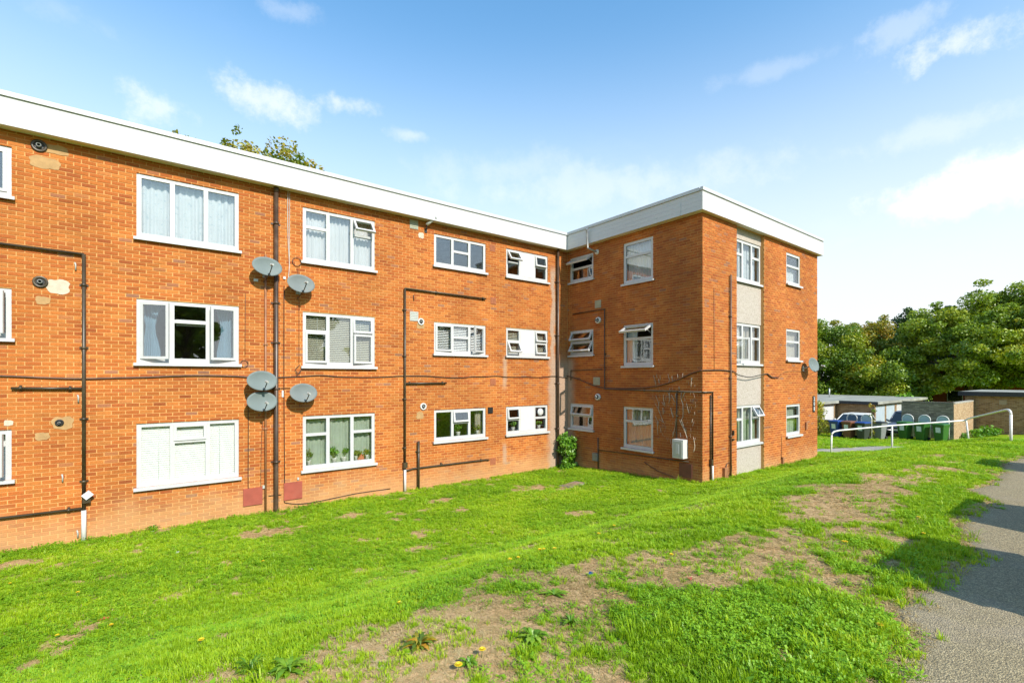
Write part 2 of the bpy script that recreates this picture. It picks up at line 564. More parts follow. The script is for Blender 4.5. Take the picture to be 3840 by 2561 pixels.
def leaf_mat(name, stops, transl=.35, rough=.6, attr=True, gscale=.6, gloss=.045):
    m, nt, b = mnew(name)
    nt.nodes.remove(b)
    out = nt.nodes['Material Output']
    if attr:
        a = nnode(nt, 'ShaderNodeAttribute', attribute_name='tint').outputs['Fac']
    else:
        oi = nnode(nt, 'ShaderNodeObjectInfo').outputs['Random']
        p = wpos(nt)
        a = mmath(nt, 'ADD', mmath(nt, 'MULTIPLY', oi, .55), mmath(nt, 'MULTIPLY', mrange(nt, noise(nt, p, gscale, 4), .3, .7), .45))
    c = ramp(nt, a, stops)
    d = nnode(nt, 'ShaderNodeBsdfDiffuse', {0: c})
    t = nnode(nt, 'ShaderNodeBsdfTranslucent', {0: mixc(nt, 1.0, c, (1.15, 1.1, .5), 'MULTIPLY')})
    mx = nnode(nt, 'ShaderNodeMixShader', {0: transl, 1: d.outputs[0], 2: t.outputs[0]})
    g = nnode(nt, 'ShaderNodeBsdfGlossy', {'Roughness': .45, 'Color': (.9, .95, .85, 1)})
    m2 = nnode(nt, 'ShaderNodeMixShader', {0: gloss, 1: mx.outputs[0], 2: g.outputs[0]})
    nt.links.new(m2.outputs[0], out.inputs[0])


leaf_mat('grass', [(0, (0.1611, 0.3004, 0.009)), (0.45, (0.2826, 0.4631, 0.012)), (0.8, (0.4032, 0.5524, 0.0165)), (1, (0.4842, 0.5422, 0.0525))], attr=False, gloss=.02)
leaf_mat('clover', [(0, (0.1275, 0.2883, 0.012)), (0.5, (0.221, 0.4278, 0.015)), (1, (0.3315, 0.5208, 0.027))], attr=False, gloss=.03)
leaf_mat('straw', [(0, (.30, .21, .09)), (.5, (.44, .33, .15)), (1, (.56, .45, .24))], attr=False, transl=.2, gloss=.01)
leaf_mat('leaf_mid', [(0, (0.0614, 0.124, 0.009)), (0.35, (0.1382, 0.2367, 0.0112)), (0.7, (0.2611, 0.3381, 0.0146)), (0.93, (0.4147, 0.3944, 0.0202)), (1, (0.7985, 0.4057, 0.0224))])
leaf_mat('leaf_lime', [(0, (0.079, 0.1558, 0.0126)), (0.35, (0.1803, 0.2824, 0.0158)), (0.7, (0.293, 0.37, 0.0189)), (0.94, (0.417, 0.4187, 0.0284)), (1, (0.5635, 0.37, 0.0315))])
leaf_mat('leaf_autumn', [(0, (0.066, 0.1294, 0.0115)), (0.35, (0.165, 0.2402, 0.0173)), (0.65, (0.297, 0.2864, 0.0202)), (0.88, (0.44, 0.3049, 0.023)), (1, (0.55, 0.2587, 0.0202))])
leaf_mat('leaf_dark', [(0, (0.0146, 0.0421, 0.0061)), (0.5, (0.0292, 0.0778, 0.0086)), (1, (0.0639, 0.1296, 0.0121))])
leaf_mat('leaf_ivy', [(0, (0.0675, 0.2025, 0.015)), (0.5, (0.135, 0.3225, 0.021)), (1, (0.24, 0.4425, 0.0375))])
leaf_mat('leaf_weed', [(0, (.10, .24, .012)), (.5, (.17, .34, .014)), (1, (.27, .42, .03))])
leaf_mat('leaf_yellow', [(0, (.20, .24, .008)), (.5, (.34, .34, .010)), (1, (.46, .40, .015))])


def ground_mat():
    m, nt, b = mnew('ground')
    p = wpos(nt)
    a = nnode(nt, 'ShaderNodeAttribute', attribute_name='bare').outputs['Fac']
    n1 = noise(nt, p, 3.0, 6, .65)
    n2 = noise(nt, p, 26, 6, .7)
    n4 = noise(nt, p, 90, 4, .7)
    soil = ramp(nt, n2, [(.25, (.32, .205, .098)), (.5, (.55, .365, .18)), (.75, (.68, .49, .275))])
    soil = mixc(nt, mmath(nt, 'MULTIPLY', mrange(nt, n1, .48, .68), .55), soil, (.50, .28, .11))
    soil = mixc(nt, mmath(nt, 'MULTIPLY', mrange(nt, n4, .60, .72), .6), soil, (.10, .075, .045))
    gr = ramp(nt, n2, [(.25, (.13, .20, .010)), (.5, (.24, .36, .014)), (.8, (.34, .43, .03))])
    f = mrange(nt, mmath(nt, 'ADD', a, mmath(nt, 'MULTIPLY', mmath(nt, 'SUBTRACT', n2, .5), .9)), .25, .6)
    c = mixc(nt, f, gr, soil)
    nt.links.new(c, b.inputs['Base Color'])
    b.inputs['Roughness'].default_value = .95
    b.inputs['Specular IOR Level'].default_value = .1
    bump(nt, b, mmath(nt, 'ADD', n2, mmath(nt, 'MULTIPLY', n4, .5)), .7, .03)


ground_mat()


def asphalt_mat():
    m, nt, b = mnew('asphalt')
    p = wpos(nt)
    v = nnode(nt, 'ShaderNodeTexVoronoi', {'Vector': p, 'Scale': 110.0, 'Randomness': 1.0})
    vs = nnode(nt, 'ShaderNodeSeparateColor', {0: v.outputs['Color']}).outputs[0]
    st = ramp(nt, vs, [(0, (0.215, 0.173, 0.099)), (0.4, (0.328, 0.266, 0.148)), (0.75, (0.407, 0.331, 0.185)), (1, (0.565, 0.462, 0.267))])
    gap = mrange(nt, v.outputs['Distance'], .35, .62)
    c = mixc(nt, mmath(nt, 'MULTIPLY', gap, .5), st, (.13, .115, .085))
    n = noise(nt, p, 1.1, 5, .6)
    c = mixc(nt, mmath(nt, 'MULTIPLY', mrange(nt, n, .5, .75), .4), c, (.36, .30, .235))
    nt.links.new(c, b.inputs['Base Color'])
    b.inputs['Roughness'].default_value = .92
    b.inputs['Specular IOR Level'].default_value = .25
    bump(nt, b, mmath(nt, 'SUBTRACT', mmath(nt, 'MULTIPLY', vs, .5), v.outputs['Distance']), .8, .008)


asphalt_mat()


def aggregate_mat():
    m, nt, b = mnew('aggregate')
    p = wpos(nt)
    v = nnode(nt, 'ShaderNodeTexVoronoi', {'Vector': p, 'Scale': 55.0})
    vs = nnode(nt, 'ShaderNodeSeparateColor', {0: v.outputs['Color']}).outputs[0]
    c = ramp(nt, vs, [(0, (.28, .235, .19)), (.2, (.39, .34, .285)), (.7, (.44, .39, .335)), (1, (.50, .45, .40))])
    nt.links.new(c, b.inputs['Base Color'])
    b.inputs['Roughness'].default_value = .9
    bump(nt, b, v.outputs['Distance'], .5, .006)


aggregate_mat()

# ------------------------------------------------------------------ mesh helpers
WL = {}


def tag(o, label=None, cat=None, group=None, kind=None):
    if label: o['label'] = label
    if cat: o['category'] = cat
    if group: o['group'] = group
    if kind: o['kind'] = kind
    return o


def empty(name, loc=(0, 0, 0), label=None, cat=None, group=None, rz=0):
    o = bpy.data.objects.new(name, None)
    o.empty_display_size = .1
    COL.objects.link(o)
    o.location = loc
    o.rotation_euler = (0, 0, rz)
    WL[o] = Vector(loc)
    return tag(o, label, cat, group)


class MB:
    def __init__(s):
        s.v = []; s.f = []; s.t = []; s.sm = []

    def add(s, vs, fs, tint=None, smooth=False):
        k = len(s.v)
        s.v.extend(tuple(map(float, p)) for p in vs)
        s.f.extend(tuple(i + k for i in f) for f in fs)
        s.sm.extend([smooth] * len(fs))
        if tint is not None:
            s.t.extend([tint] * len(vs))
        return s

    def box(s, x0, x1, y0, y1, z0, z1, T=None, tint=None, fn=None):
        P = [(x0, y0, z0), (x1, y0, z0), (x1, y1, z0), (x0, y1, z0), (x0, y0, z1), (x1, y0, z1), (x1, y1, z1), (x0, y1, z1)]
        if fn: P = [fn(*p) for p in P]
        if T: P = [T(*p) for p in P]
        F = [(0, 3, 2, 1), (4, 5, 6, 7), (0, 1, 5, 4), (1, 2, 6, 5), (2, 3, 7, 6), (3, 0, 4, 7)]
        return s.add(P, F, tint)

    def tube(s, pts, r, seg=8, cap=True, r2=None):
        pts = [Vector(p) for p in pts]
        n = len(pts)
        rs = r if isinstance(r, (list, tuple)) else ([r] * n if r2 is None else [r + (r2 - r) * i / (n - 1) for i in range(n)])
        ring = []
        up = None
        for i, p in enumerate(pts):
            if i == 0: t = pts[1] - p
            elif i == n - 1: t = p - pts[-2]
            else: t = (pts[i + 1] - p).normalized() + (p - pts[i - 1]).normalized()
            t = t.normalized() if t.length > 1e-9 else Vector((0, 0, 1))
            if up is None:
                up = Vector((0, 0, 1)) if abs(t.z) < .9 else Vector((1, 0, 0))
            a = (up - t * up.dot(t))
            a = a.normalized() if a.length > 1e-6 else t.orthogonal().normalized()
            up = a
            b = t.cross(a)
            ring.append([p + (a * math.cos(2 * math.pi * k / seg) + b * math.sin(2 * math.pi * k / seg)) * rs[i] for k in range(seg)])
        V = [q for rg in ring for q in rg]
        F = [(i * seg + k, i * seg + (k + 1) % seg, (i + 1) * seg + (k + 1) % seg, (i + 1) * seg + k) for i in range(n - 1) for k in range(seg)]
        s.add(V, F, None, True)
        if cap:
            k = len(s.v)
            s.f.append(tuple(k - len(V) + j for j in range(seg))[::-1]); s.sm.append(False)
            s.f.append(tuple(k - seg + j for j in range(seg))); s.sm.append(False)
        return s

    def lathe(s, prof, seg=20, M=None, smooth=True):
        V = []
        for (r, z) in prof:
            for k in range(seg):
                a = 2 * math.pi * k / seg
                p = Vector((r * math.cos(a), r * math.sin(a), z))
                V.append(M @ p if M else p)
        F = [(i * seg + k, i * seg + (k + 1) % seg, (i + 1) * seg + (k + 1) % seg, (i + 1) * seg + k) for i in range(len(prof) - 1) for k in range(seg)]
        return s.add(V, F, None, smooth)

    def build(s, name, mat, parent=None, link=True, local=False):
        me = bpy.data.meshes.new(name)
        off = Vector((0, 0, 0)) if (parent is None or local) else WL.get(parent, Vector((0, 0, 0)))
        vs = [(a - off.x, b - off.y, c - off.z) for a, b, c in s.v]
        me.from_pydata(vs, [], s.f)
        me.polygons.foreach_set('use_smooth', s.sm)
        if s.t:
            at = me.attributes.new('tint', 'FLOAT_COLOR', 'POINT')
            at.data.foreach_set('color', np.array([c if len(c) == 4 else (*c, 1) for c in s.t], 'f').ravel())
        for mm in (mat if isinstance(mat, (list, tuple)) else [mat]):
            me.materials.append(MATS[mm])
        me.validate()
        o = bpy.data.objects.new(name, me)
        if link: COL.objects.link(o)
        if parent is not None:
            o.parent = parent
            WL[o] = off if not local else Vector((0, 0, 0))
        else:
            WL[o] = Vector((0, 0, 0))
        return o

    def thing(s, name, mat, label, cat, group=None, kind=None):
        """a single-mesh thing whose origin is put at its base centre"""
        A = np.array(s.v)
        c = Vector(((A[:, 0].min() + A[:, 0].max()) / 2, (A[:, 1].min() + A[:, 1].max()) / 2, A[:, 2].min()))
        e = bpy.data.objects.new('tmp', None)
        WL[e] = c
        o = s.build(name, mat, None)
        me = o.data
        me.transform(Matrix.Translation(-c))
        o.location = c
        WL[o] = c
        del WL[e]
        bpy.data.objects.remove(e)
        return tag(o, label, cat, group, kind)


def copy_tree(o, parent=None):
    c = o.copy()
    COL.objects.link(c)
    if parent is not None:
        c.parent = parent
    for ch in list(o.children):
        copy_tree(ch, c)
    return c


# ------------------------------------------------------------------ the setting: ground, road, path
def build_ground():
    xs = np.concatenate([[-400, -200, -100, -60, -40, -28, -20, -15, -12], np.arange(-10, 20, .085), np.arange(20, 42, .25),
                         np.arange(42, 70, 2), [80, 100, 140, 200, 300, 450, 700]])
    ys = np.concatenate([[-400, -200, -100, -60, -40, -25, -15, -8, -4, -2, -1], np.arange(-.5, 12.7, .085), np.arange(12.8, 22, .6),
                         [24, 28, 34, 45, 60, 90, 140, 220, 350, 600]])
    GX, GY = np.meshgrid(xs, ys)
    Z = terr(GX, GY)
    e = road_edge(GX) - GY
    Z = Z - .035 * sstep((e + .10) / .12) * (GX < 45)
    pd = path_dist(GX, GY)
    Z = Z - .02 * sstep((.55 - pd) / .15)
    B = bare(GX, GY)
    B = np.where((np.abs(GX) > 45) | (GY > 13) | (GY < -1), 0.15, B)
    nx, ny = len(xs), len(ys)
    V = np.stack([GX.ravel(), GY.ravel(), Z.ravel()], 1)
    idx = np.arange(nx * ny).reshape(ny, nx)
    F = np.stack([idx[:-1, :-1].ravel(), idx[:-1, 1:].ravel(), idx[1:, 1:].ravel(), idx[1:, :-1].ravel()], 1)
    me = bpy.data.meshes.new('ground')
    me.vertices.add(len(V)); me.vertices.foreach_set('co', V.ravel())
    me.loops.add(len(F) * 4); me.loops.foreach_set('vertex_index', F.ravel())
    me.polygons.add(len(F)); me.polygons.foreach_set('loop_start', np.arange(len(F)) * 4)
    me.polygons.foreach_set('use_smooth', np.ones(len(F), bool))
    me.update()
    at = me.attributes.new('bare', 'FLOAT', 'POINT')
    at.data.foreach_set('value', B.ravel().astype('f'))
    me.materials.append(MATS['ground'])
    o = bpy.data.objects.new('ground', me)
    COL.objects.link(o)
    tag(o, 'grassed ground sloping down from the road to the flats', kind='structure')


build_ground()


def build_road():
    mb = MB()
    xs = np.concatenate([np.arange(-60, -8, 4.0), np.arange(-8, 20, .07), np.arange(20, 60, .8)])
    ed = road_edge(xs) + .03
    fr = [16, 9, 5, 2.5, 1.0, .4, .15, .05, 0]
    V = []; F = []
    for j, t in enumerate(fr):
        yy = ed - t
        zz = terr(xs, np.minimum(yy, 1.7)) + .004 - (.02 if j == len(fr) - 1 else 0)
        V += list(zip(xs, yy, zz))
    n = len(xs)
    for j in range(len(fr) - 1):
        for i in range(n - 1):
            F.append((j * n + i, j * n + i + 1, (j + 1) * n + i + 1, (j + 1) * n + i))
    mb.add(V, F, None, True)
    tag(mb.build('road', 'asphalt'), 'worn grey asphalt road beside the lawn', kind='structure')


build_road()


def build_path():
    mb = MB()
    # concrete slabs laid along the polyline
    L = [Vector((*p, 0)) for p in PATH]
    seglen = [(b - a).length for a, b in zip(L[:-1], L[1:])]
    tot = sum(seglen)
    root = None

    def at(s):
        for a, b, l in zip(L[:-1], L[1:], seglen):
            if s <= l: return a + (b - a) * (s / l), (b - a).normalized()
            s -= l
        return L[-1], (L[-1] - L[-2]).normalized()
    base = MB()
    V = []; N = 90
    for i in range(N + 1):
        p, t = at(tot * i / N)
        n = Vector((-t.y, t.x, 0))
        for k in (-.62, .62):
            q = p + n * k
            V.append((q.x, q.y, float(terr(q.x, q.y)) - .006))
    base.add(V, [(2 * i, 2 * i + 1, 2 * i + 3, 2 * i + 2) for i in range(N)], None, True)
    po = tag(base.build('path', 'concrete'), 'narrow concrete path along the white handrail', kind='structure')
    s = 0
    while s < tot - .1:
        ln = .88
        p0, t0 = at(s + .012); p1, t1 = at(min(s + ln, tot) - .012)
        m = MB()
        top = []; bot = []
        dz = random.uniform(0, .012)
        for p, t in ((p0, t0), (p1, t1)):
            n = Vector((-t.y, t.x, 0))
            for k in (-.6, .6):
                q = p + n * k
                z = float(terr(q.x, q.y)) + .008 + dz
                top.append((q.x, q.y, z)); bot.append((q.x, q.y, z - .05))
        v = [top[0], top[1], top[3], top[2], bot[0], bot[1], bot[3], bot[2]]
        m.add(v, [(0, 1, 2, 3), (0, 4, 5, 1), (1, 5, 6, 2), (2, 6, 7, 3), (3, 7, 4, 0)])
        m.build('slab', 'concrete', po)
        s += ln


build_path()

# ------------------------------------------------------------------ brickwork
BL, BH, PL, PH = .209, .0605, .225, .075


def rect_sub(r, holes):
    out = [r]
    for h in holes:
        nxt = []
        for (a, b, c, d) in out:
            if h[0] >= b or h[1] <= a or h[2] >= d or h[3] <= c:
                nxt.append((a, b, c, d)); continue
            if a < h[0]: nxt.append((a, h[0], c, d))
            if b > h[1]: nxt.append((h[1], b, c, d))
            m0, m1 = max(a, h[0]), min(b, h[1])
            if c < h[2]: nxt.append((m0, m1, c, h[2]))
            if d > h[3]: nxt.append((m0, m1, h[3], d))
        out = nxt
    return out


def brick_rects(u0, u1, z0, z1, holes):
    res = []
    k0 = int(math.floor(z0 / PH)); k1 = int(math.ceil(z1 / PH))
    for k in range(k0, k1):
        za, zb = max(k * PH, z0), min(k * PH + BH, z1)
        if zb - za < .012: continue
        off = (k % 2) * PL / 2
        i0 = int(math.floor((u0 - off) / PL)) - 1; i1 = int(math.ceil((u1 - off) / PL)) + 1
        for i in range(i0, i1):
            ua, ub = max(i * PL + off, u0), min(i * PL + off + BL, u1)
            if ub - ua < .02: continue
            for r in rect_sub((ua, ub, za, zb), holes):
                if r[1] - r[0] > .015 and r[3] - r[2] > .01:
                    full = abs(r[1] - r[0] - BL) < 1e-6 and abs(r[3] - r[2] - BH) < 1e-6
                    res.append((*r, full))
    return res


def brick_tint():
    return (random.random(), random.random(), random.random())


def add_brick(mb, r, T, proud=0.0, dep=.03, d0=0.0):
    j = lambda a: random.uniform(-a, a)
    a, b, c, d = r[:4]
    f = proud + j(.0018)
    P = [(a + j(.002), d0 + f, c + j(.0015)), (b + j(.002), d0 + f + j(.001), c + j(.0015)), (b + j(.002), d0 + f + j(.001), d + j(.0015)), (a + j(.002), d0 + f, d + j(.0015)),
         (a, d0 - dep, c), (b, d0 - dep, c), (b, d0 - dep, d), (a, d0 - dep, d)]
    mb.add([T(*p) for p in P], [(0, 1, 2, 3), (0, 4, 5, 1), (1, 5, 6, 2), (2, 6, 7, 3), (3, 7, 4, 0)], brick_tint())


def wall_grid(mb, T, u0, u1, z0, z1, holes, d=-.007, rev=.12):
    us = sorted({u0, u1, *[h[0] for h in holes], *[h[1] for h in holes]})
    zs = sorted({z0, z1, *[h[2] for h in holes], *[h[3] for h in holes]})
    us = [u for u in us if u0 <= u <= u1]; zs = [z for z in zs if z0 <= z <= z1]
    for a, b in zip(us[:-1], us[1:]):
        for c, e in zip(zs[:-1], zs[1:]):
            um, zm = (a + b) / 2, (c + e) / 2
            if any(h[0] < um < h[1] and h[2] < zm < h[3] for h in holes): continue
            mb.add([T(a, d, c), T(b, d, c), T(b, d, e), T(a, d, e)], [(0, 1, 2, 3)])
    for h in holes:
        a, b, c, e = h[:4]
        c = max(c, z0); e = min(e, z1)
        for q in ([(a, c), (b, c)], [(b, c), (b, e)], [(b, e), (a, e)], [(a, e), (a, c)]):
            (p0, q0), (p1, q1) = q
            mb.add([T(p0, d, q0), T(p1, d, q1), T(p1, d - rev, q1), T(p0, d - rev, q0)], [(0, 1, 2, 3)])


HEAD = {'t': 7.46, 'm': 4.855, 'g': 2.26}
WIN = []    # (name, T, u0, u1, z0, z1)
for fl in 'tmg':
    hd = HEAD[fl]
    WIN += [('W0' + fl, 'A', -3.80, -1.98, hd - .92, hd), ('W1' + fl, 'A', -.17, 1.69, hd - 1.33, hd), ('W2' + fl, 'A', 3.08, 4.93, hd - 1.35, hd),
            ('W3' + fl, 'A', 6.73, 8.57, hd - .93, hd), ('W4' + fl, 'A', 9.38, 11.20, hd - .92, hd),
            ('W5' + fl, 'B', -12.46, -11.33, hd - .88 + .03, hd + .03), ('W6' + fl, 'B', -10.03, -8.90, hd - 1.30 + .03, hd + .03),
            ('W8' + fl, 'C', 17.31, 18.42, hd - 1.07 + .03, hd + .03)]
BAY = (14.0, 15.72)

bld = empty('apartment_building', (6.0, YA, 0.0), 'three storey orange brick flats with white fascia, white windows and flat roof', 'building')


def build_walls():
    hA = [w[2:] for w in WIN if w[1] == 'A']
    hB = [w[2:] for w in WIN if w[1] == 'B']
    hC = [w[2:] for w in WIN if w[1] == 'C'] + [(BAY[0], BAY[1], -.5, ZTOP + .1)]
    m = MB()
    wall_grid(m, TA, XL, XB + .03, -.6, ZTOP, hA)
    wall_grid(m, TB, -YA - .03, -YC - .007, -.6, ZTOP, hB)
    wall_grid(m, TC, XB + .007, XE, -.6, ZTOP, hC)
    # far sides, closed so that no light leaks in
    m.add([(XE, YC + .007, -.6), (XE, 21.6, -.6), (XE, 21.6, ZTOP), (XE, YC + .007, ZTOP)], [(0, 1, 2, 3)])
    m.add([(XL, 21.6, -.6), (XE, 21.6, -.6), (XE, 21.6, ZTOP), (XL, 21.6, ZTOP)], [(0, 1, 2, 3)])
    m.add([(XL, YA, -.6), (XL, 21.6, -.6), (XL, 21.6, ZTOP), (XL, YA, ZTOP)], [(0, 1, 2, 3)])
    wall = m.build('wall', 'mortar', bld)
    rest = MB()
    singles = []
    for (T, u0, u1, holes, nm) in ((TA, -8.0, XB - .012, hA, 'A'), (TB, -YA + .006, -YC, hB, 'B'), (TC, XB + .102, XE, hC, 'C')):
        for r in brick_rects(u0, u1, -.35, ZTOP, holes):
            p = T((r[0] + r[1]) / 2, 0, (r[2] + r[3]) / 2)
            Fd = cC * p[0] + sC * p[1]; Rr = sC * p[0] - cC * p[1]
            ux = CX + FPX * Rr / Fd; vy = HY - FPX * (p[2] - EYE) / Fd
            if r[4] and nm == 'A' and 20 < ux < 3800 and 20 < vy < 2540 and p[2] > .12:
                singles.append((Fd, r))
            else:
                add_brick(rest, r, T)
    # quoin at the outer corner: the B bricks end at the arris, C starts with alternating returns
    for k in range(-4, int(ZTOP / PH) + 1):
        zb = min(k * PH + BH, ZTOP)
        if zb - k * PH < .012: continue
        add_brick(rest, (XB - .0005, XB + .092, k * PH, zb), TC)
    # end wall of the wing in the same bricks
    TE = lambda u, d, z: (XE + d, u, z)
    for r in brick_rects(YC + .004, 14.0, -.35, ZTOP, []):
        add_brick(rest, r, TE)
    singles.sort(key=lambda q: q[0])
    protos = []
    for i in range(18):
        pm = MB()
        add_brick(pm, (-BL / 2, BL / 2, -BH / 2, BH / 2), lambda u, d, z: (u, -d, z))
        o = pm.build('brick', 'brick', None, link=False)
        protos.append(o.data); bpy.data.objects.remove(o)
    for i, (Fd, r) in enumerate(singles):
        if i < 300:
            o = bpy.data.objects.new('brick', protos[random.randrange(18)])
            COL.objects.link(o); o.parent = wall
            o.location = Vector(TA((r[0] + r[1]) / 2, 0, (r[2] + r[3]) / 2)) - WL[bld]
        else:
            add_brick(rest, r, TA)
    tag(rest.build('brickwork', 'brick', wall), kind='stuff')
    # inner rooms
    m = MB()
    for z in (.1, 2.62, 5.22):
        m.box(XL, XE - .05, YA + .14, 21.5, z - .12, z)
        m.box(XB + .14, XE - .05, YC + .14, YA + .14, z - .12, z)
    m.box(XL, XB, 16.6, 16.7, .1, 7.7)
    for x in (-4.6, -1.05, 2.35, 5.85, 9.0):
        m.box(x, x + .1, YA + .13, 16.6, .1, 7.7)
    m.box(XB + .13, XE - .1, 10.62, 10.72, .1, 7.7)
    m.box(16.45, 16.55, YC + .13, 14, .1, 7.7)
    m.build('interior_wall', 'interior', bld)


build_walls()


def build_roof():
    m = MB()
    m.box(XL, XB - .27, YA - .23, 21.62, ZTOP + .014, 8.28)
    m.box(XB - .23, XE + .09, YC - .115, 21.62, ZTOP + .013, 8.27)
    m.build('roof', 'felt', bld)
    m = MB()
    m.box(XL, XB - .25, YA - .245, YA + .02, ZTOP, ZTOP + .012)
    m.box(XB - .245, XB + .02, YC - .128, YA - .001, ZTOP, ZTOP + .012)
    m.box(XB + .02, XE + .11, YC - .128, YC + .02, ZTOP, ZTOP + .012)
    m.build('soffit', 'soffit', bld)
    zb = [7.752, 7.875, 8.0, 8.125, 8.262]
    runs = [('A', XL, XB - .252), ('B', -(YA - .252), -(YC - .132)), ('C', XB - .250, XE + .12)]
    for nm, a, b in runs:
        o1 = .152 if nm == 'C' else .252
        T = {'A': TA, 'B': TB, 'C': TC}[nm]
        if nm == 'B':
            for c, e in zip(zb[:-1], zb[1:]):
                q = MB(); q.box(a, b, .232, .252, c, e - .0025, T); q.build('fascia_board', 'fascia', bld)
        else:
            k = max(1, round((b - a) / 5)); st = (b - a) / k
            for i in range(k):
                q = MB(); q.box(a + i * st, a + (i + 1) * st - (.003 if i < k - 1 else 0), o1 - .02, o1, zb[0], zb[-1], T); q.build('fascia_board', 'fascia', bld)
        q = MB()
        q.box(a - (.03 if nm == 'C' else 0), b - (.055 if nm == 'B' else 0), o1 - .052, o1 + .033, 8.266, 8.355, T)
        q.build('roof_trim', 'trim', bld)
    q = MB()
    q.box(XE + .12, XE + .14, YC - .15, 14, 7.752, 8.26)
    q.build('fascia_board', 'fascia', bld)
    # butt joint covers on the shaded run and soffit joints
    u, z = PB('z8', 1315, 265)
    q = MB(); q.box(u - .02, u + .02, .252, .262, 7.75, 8.1, TB); q.build('joint_cover', 'upvc', bld)


build_roof()

# ------------------------------------------------------------------ windows
TT = {'A': TA, 'B': TB, 'C': TC}


def rot_fn(kind, ang, u0, u1, z0, z1, dh):
    a = RD(ang); ca, sa = math.cos(a), math.sin(a)

    def f(u, d, z):
        dd = d - dh
        if kind == 't':
            dz = z - z1
            return u, dh + dd * ca - dz * sa, z1 + dz * ca + dd * sa
        if kind == 'l':
            du = u - u0
            return u0 + du * ca - dd * sa, dh + dd * ca + du * sa, z
        du = u - u1
        return u1 + du * ca + dd * sa, dh + dd * ca - du * sa, z
    return f


def window(key, cols, d0=-.025, sill=True, T=None, rect=None, sillmat='upvc'):
    if rect is None:
        w = next(q for q in WIN if q[0] == key)
        T = TT[w[1]]; u0, u1, z0, z1 = w[2:]
    else:
        u0, u1, z0, z1 = rect
    t = .082
    fr = MB()
    de = d0 - .065
    fr.box(u0, u1, de, d0, z1 - t, z1, T); fr.box(u0, u1, de, d0, z0, z0 + t + .02, T)
    fr.box(u0, u0 + t, de, d0, z0 + t + .02, z1 - t, T); fr.box(u1 - t, u1, de, d0, z0 + t + .02, z1 - t, T)
    tot = sum(c[0] for c in cols)
    ua = u0 + t; W = (u1 - u0 - 2 * t); H0 = z0 + t + .02; H1 = z1 - t
    cells = []
    x = ua
    for ci, (fw, rows) in enumerate(cols):
        xe = x + W * fw / tot
        rt = sum(r[0] for r in rows)
        zz = H1
        l = x + (.043 if ci else 0); r = xe - (.043 if ci < len(cols) - 1 else 0)
        for ri, row in enumerate(rows):
            ze = zz - (H1 - H0) * row[0] / rt
            top = zz - (.036 if ri else 0); bot = ze + (.036 if ri < len(rows) - 1 else 0)
            cells.append((l, r, bot, top, row[1], row[2] if len(row) > 2 else 0))
            if ri < len(rows) - 1:
                fr.box(l, r, de, d0 - .001, ze - .036, ze + .036, T)
            zz = ze
        if ci < len(cols) - 1:
            fr.box(xe - .043, xe + .043, de, d0 - .0005, H0, H1, T)
        x = xe
    wo = fr.build('window', 'upvc', bld)
    if sill:
        s = MB()
        s.box(u0 - .05, u1 + .05, de, .075, z0 - .045, z0 - .001, T)
        s.box(u0 - .05, u1 + .05, .060, .078, z0 - .062, z0 - .045, T)
        s.build('sill', sillmat, wo)
    for (l, r, b, tp, kind, ang) in cells:
        if kind == 'p':
            m = MB(); m.box(l - .02, r + .02, de, d0 + .006, b - .02, tp + .02, T); m.build('panel', 'white', wo)
            continue
        if kind == 'f':
            m = MB(); m.box(l - .004, r + .004, d0 - .036, d0 - .030, b - .004, tp + .004, T)
            m.build('pane', 'glass', wo)
            continue
        o = .018
        l2, r2, b2, t2 = l - o, r + o, b - o, tp + o
        f = rot_fn(kind, ang, l2, r2, b2, t2, d0 + .004)
        m = MB(); s = .052; da, db = d0 - .035, d0 + .022
        if ang == 0: da = d0 + .001
        m.box(l2, r2, da, db, t2 - s, t2, T, fn=f); m.box(l2, r2, da, db, b2, b2 + s, T, fn=f)
        m.box(l2, l2 + s, da, db, b2 + s, t2 - s, T, fn=f); m.box(r2 - s, r2, da, db, b2 + s, t2 - s, T, fn=f)
        m.build('sash', 'upvc', wo)
        m = MB(); m.box(l2 + s - .004, r2 - s + .004, d0 - .006, d0, b2 + s - .004, t2 - s + .004, T, fn=f)
        m.build('pane', 'glass', wo)
        if ang > 4:
            m = MB()
            if kind == 't':
                for uu in (l + .01, r - .01):
                    p0 = T(uu, d0 - .02, b + (tp - b) * .25); p1 = T(*f(uu, d0 - .02, b + .1))
                    m.tube([p0, p1], .006, 5)
            else:
                uu = (l + r) / 2
                m.tube([T(uu, d0 - .02, b + .005), T(*f(uu, d0 - .02, b + .01))], .006, 5)
            m.build('stay', 'galv', wo)
    return wo


F1 = [(1, 'f')]
w1 = [(.31, [(1, 'f')]), (.36, [(1, 'f')]), (.33, [(1, 'f')])]
window('W1t', w1)
window('W1m', [(.30, [(1, 'l', 22)]), (.38, [(.30, 'f'), (.70, 'f')]), (.30, [(1, 'r', 14)])])
window('W1g', [(.31, [(1, 'f')]), (.38, [(.30, 't', 0), (.70, 'f')]), (.31, [(1, 'f')])])


def w2(a=('f', 0), b=('f', 0), c=('f', 0), d=('f', 0)):
    return [(.31, [(.34, *a), (.66, *b)]), (.36, F1), (.31, [(.34, *c), (.66, *d)])]


window('W2t', w2(c=('t', 38)))
window('W2m', w2(b=('l', 5), d=('r', 7), c=('t', 4)))
window('W2g', w2())
window('W3t', [(.33, F1), (.36, [(.45, 'f'), (.55, 'f')]), (.31, F1)])
window('W3m', [(.33, [(1, 'l', 4)]), (.36, [(.45, 'f'), (.55, 'f')]), (.31, [(1, 'r', 24)])])
window('W3g', [(.33, F1), (.36, [(.45, 't', 9), (.55, 'f')]), (.31, F1)])


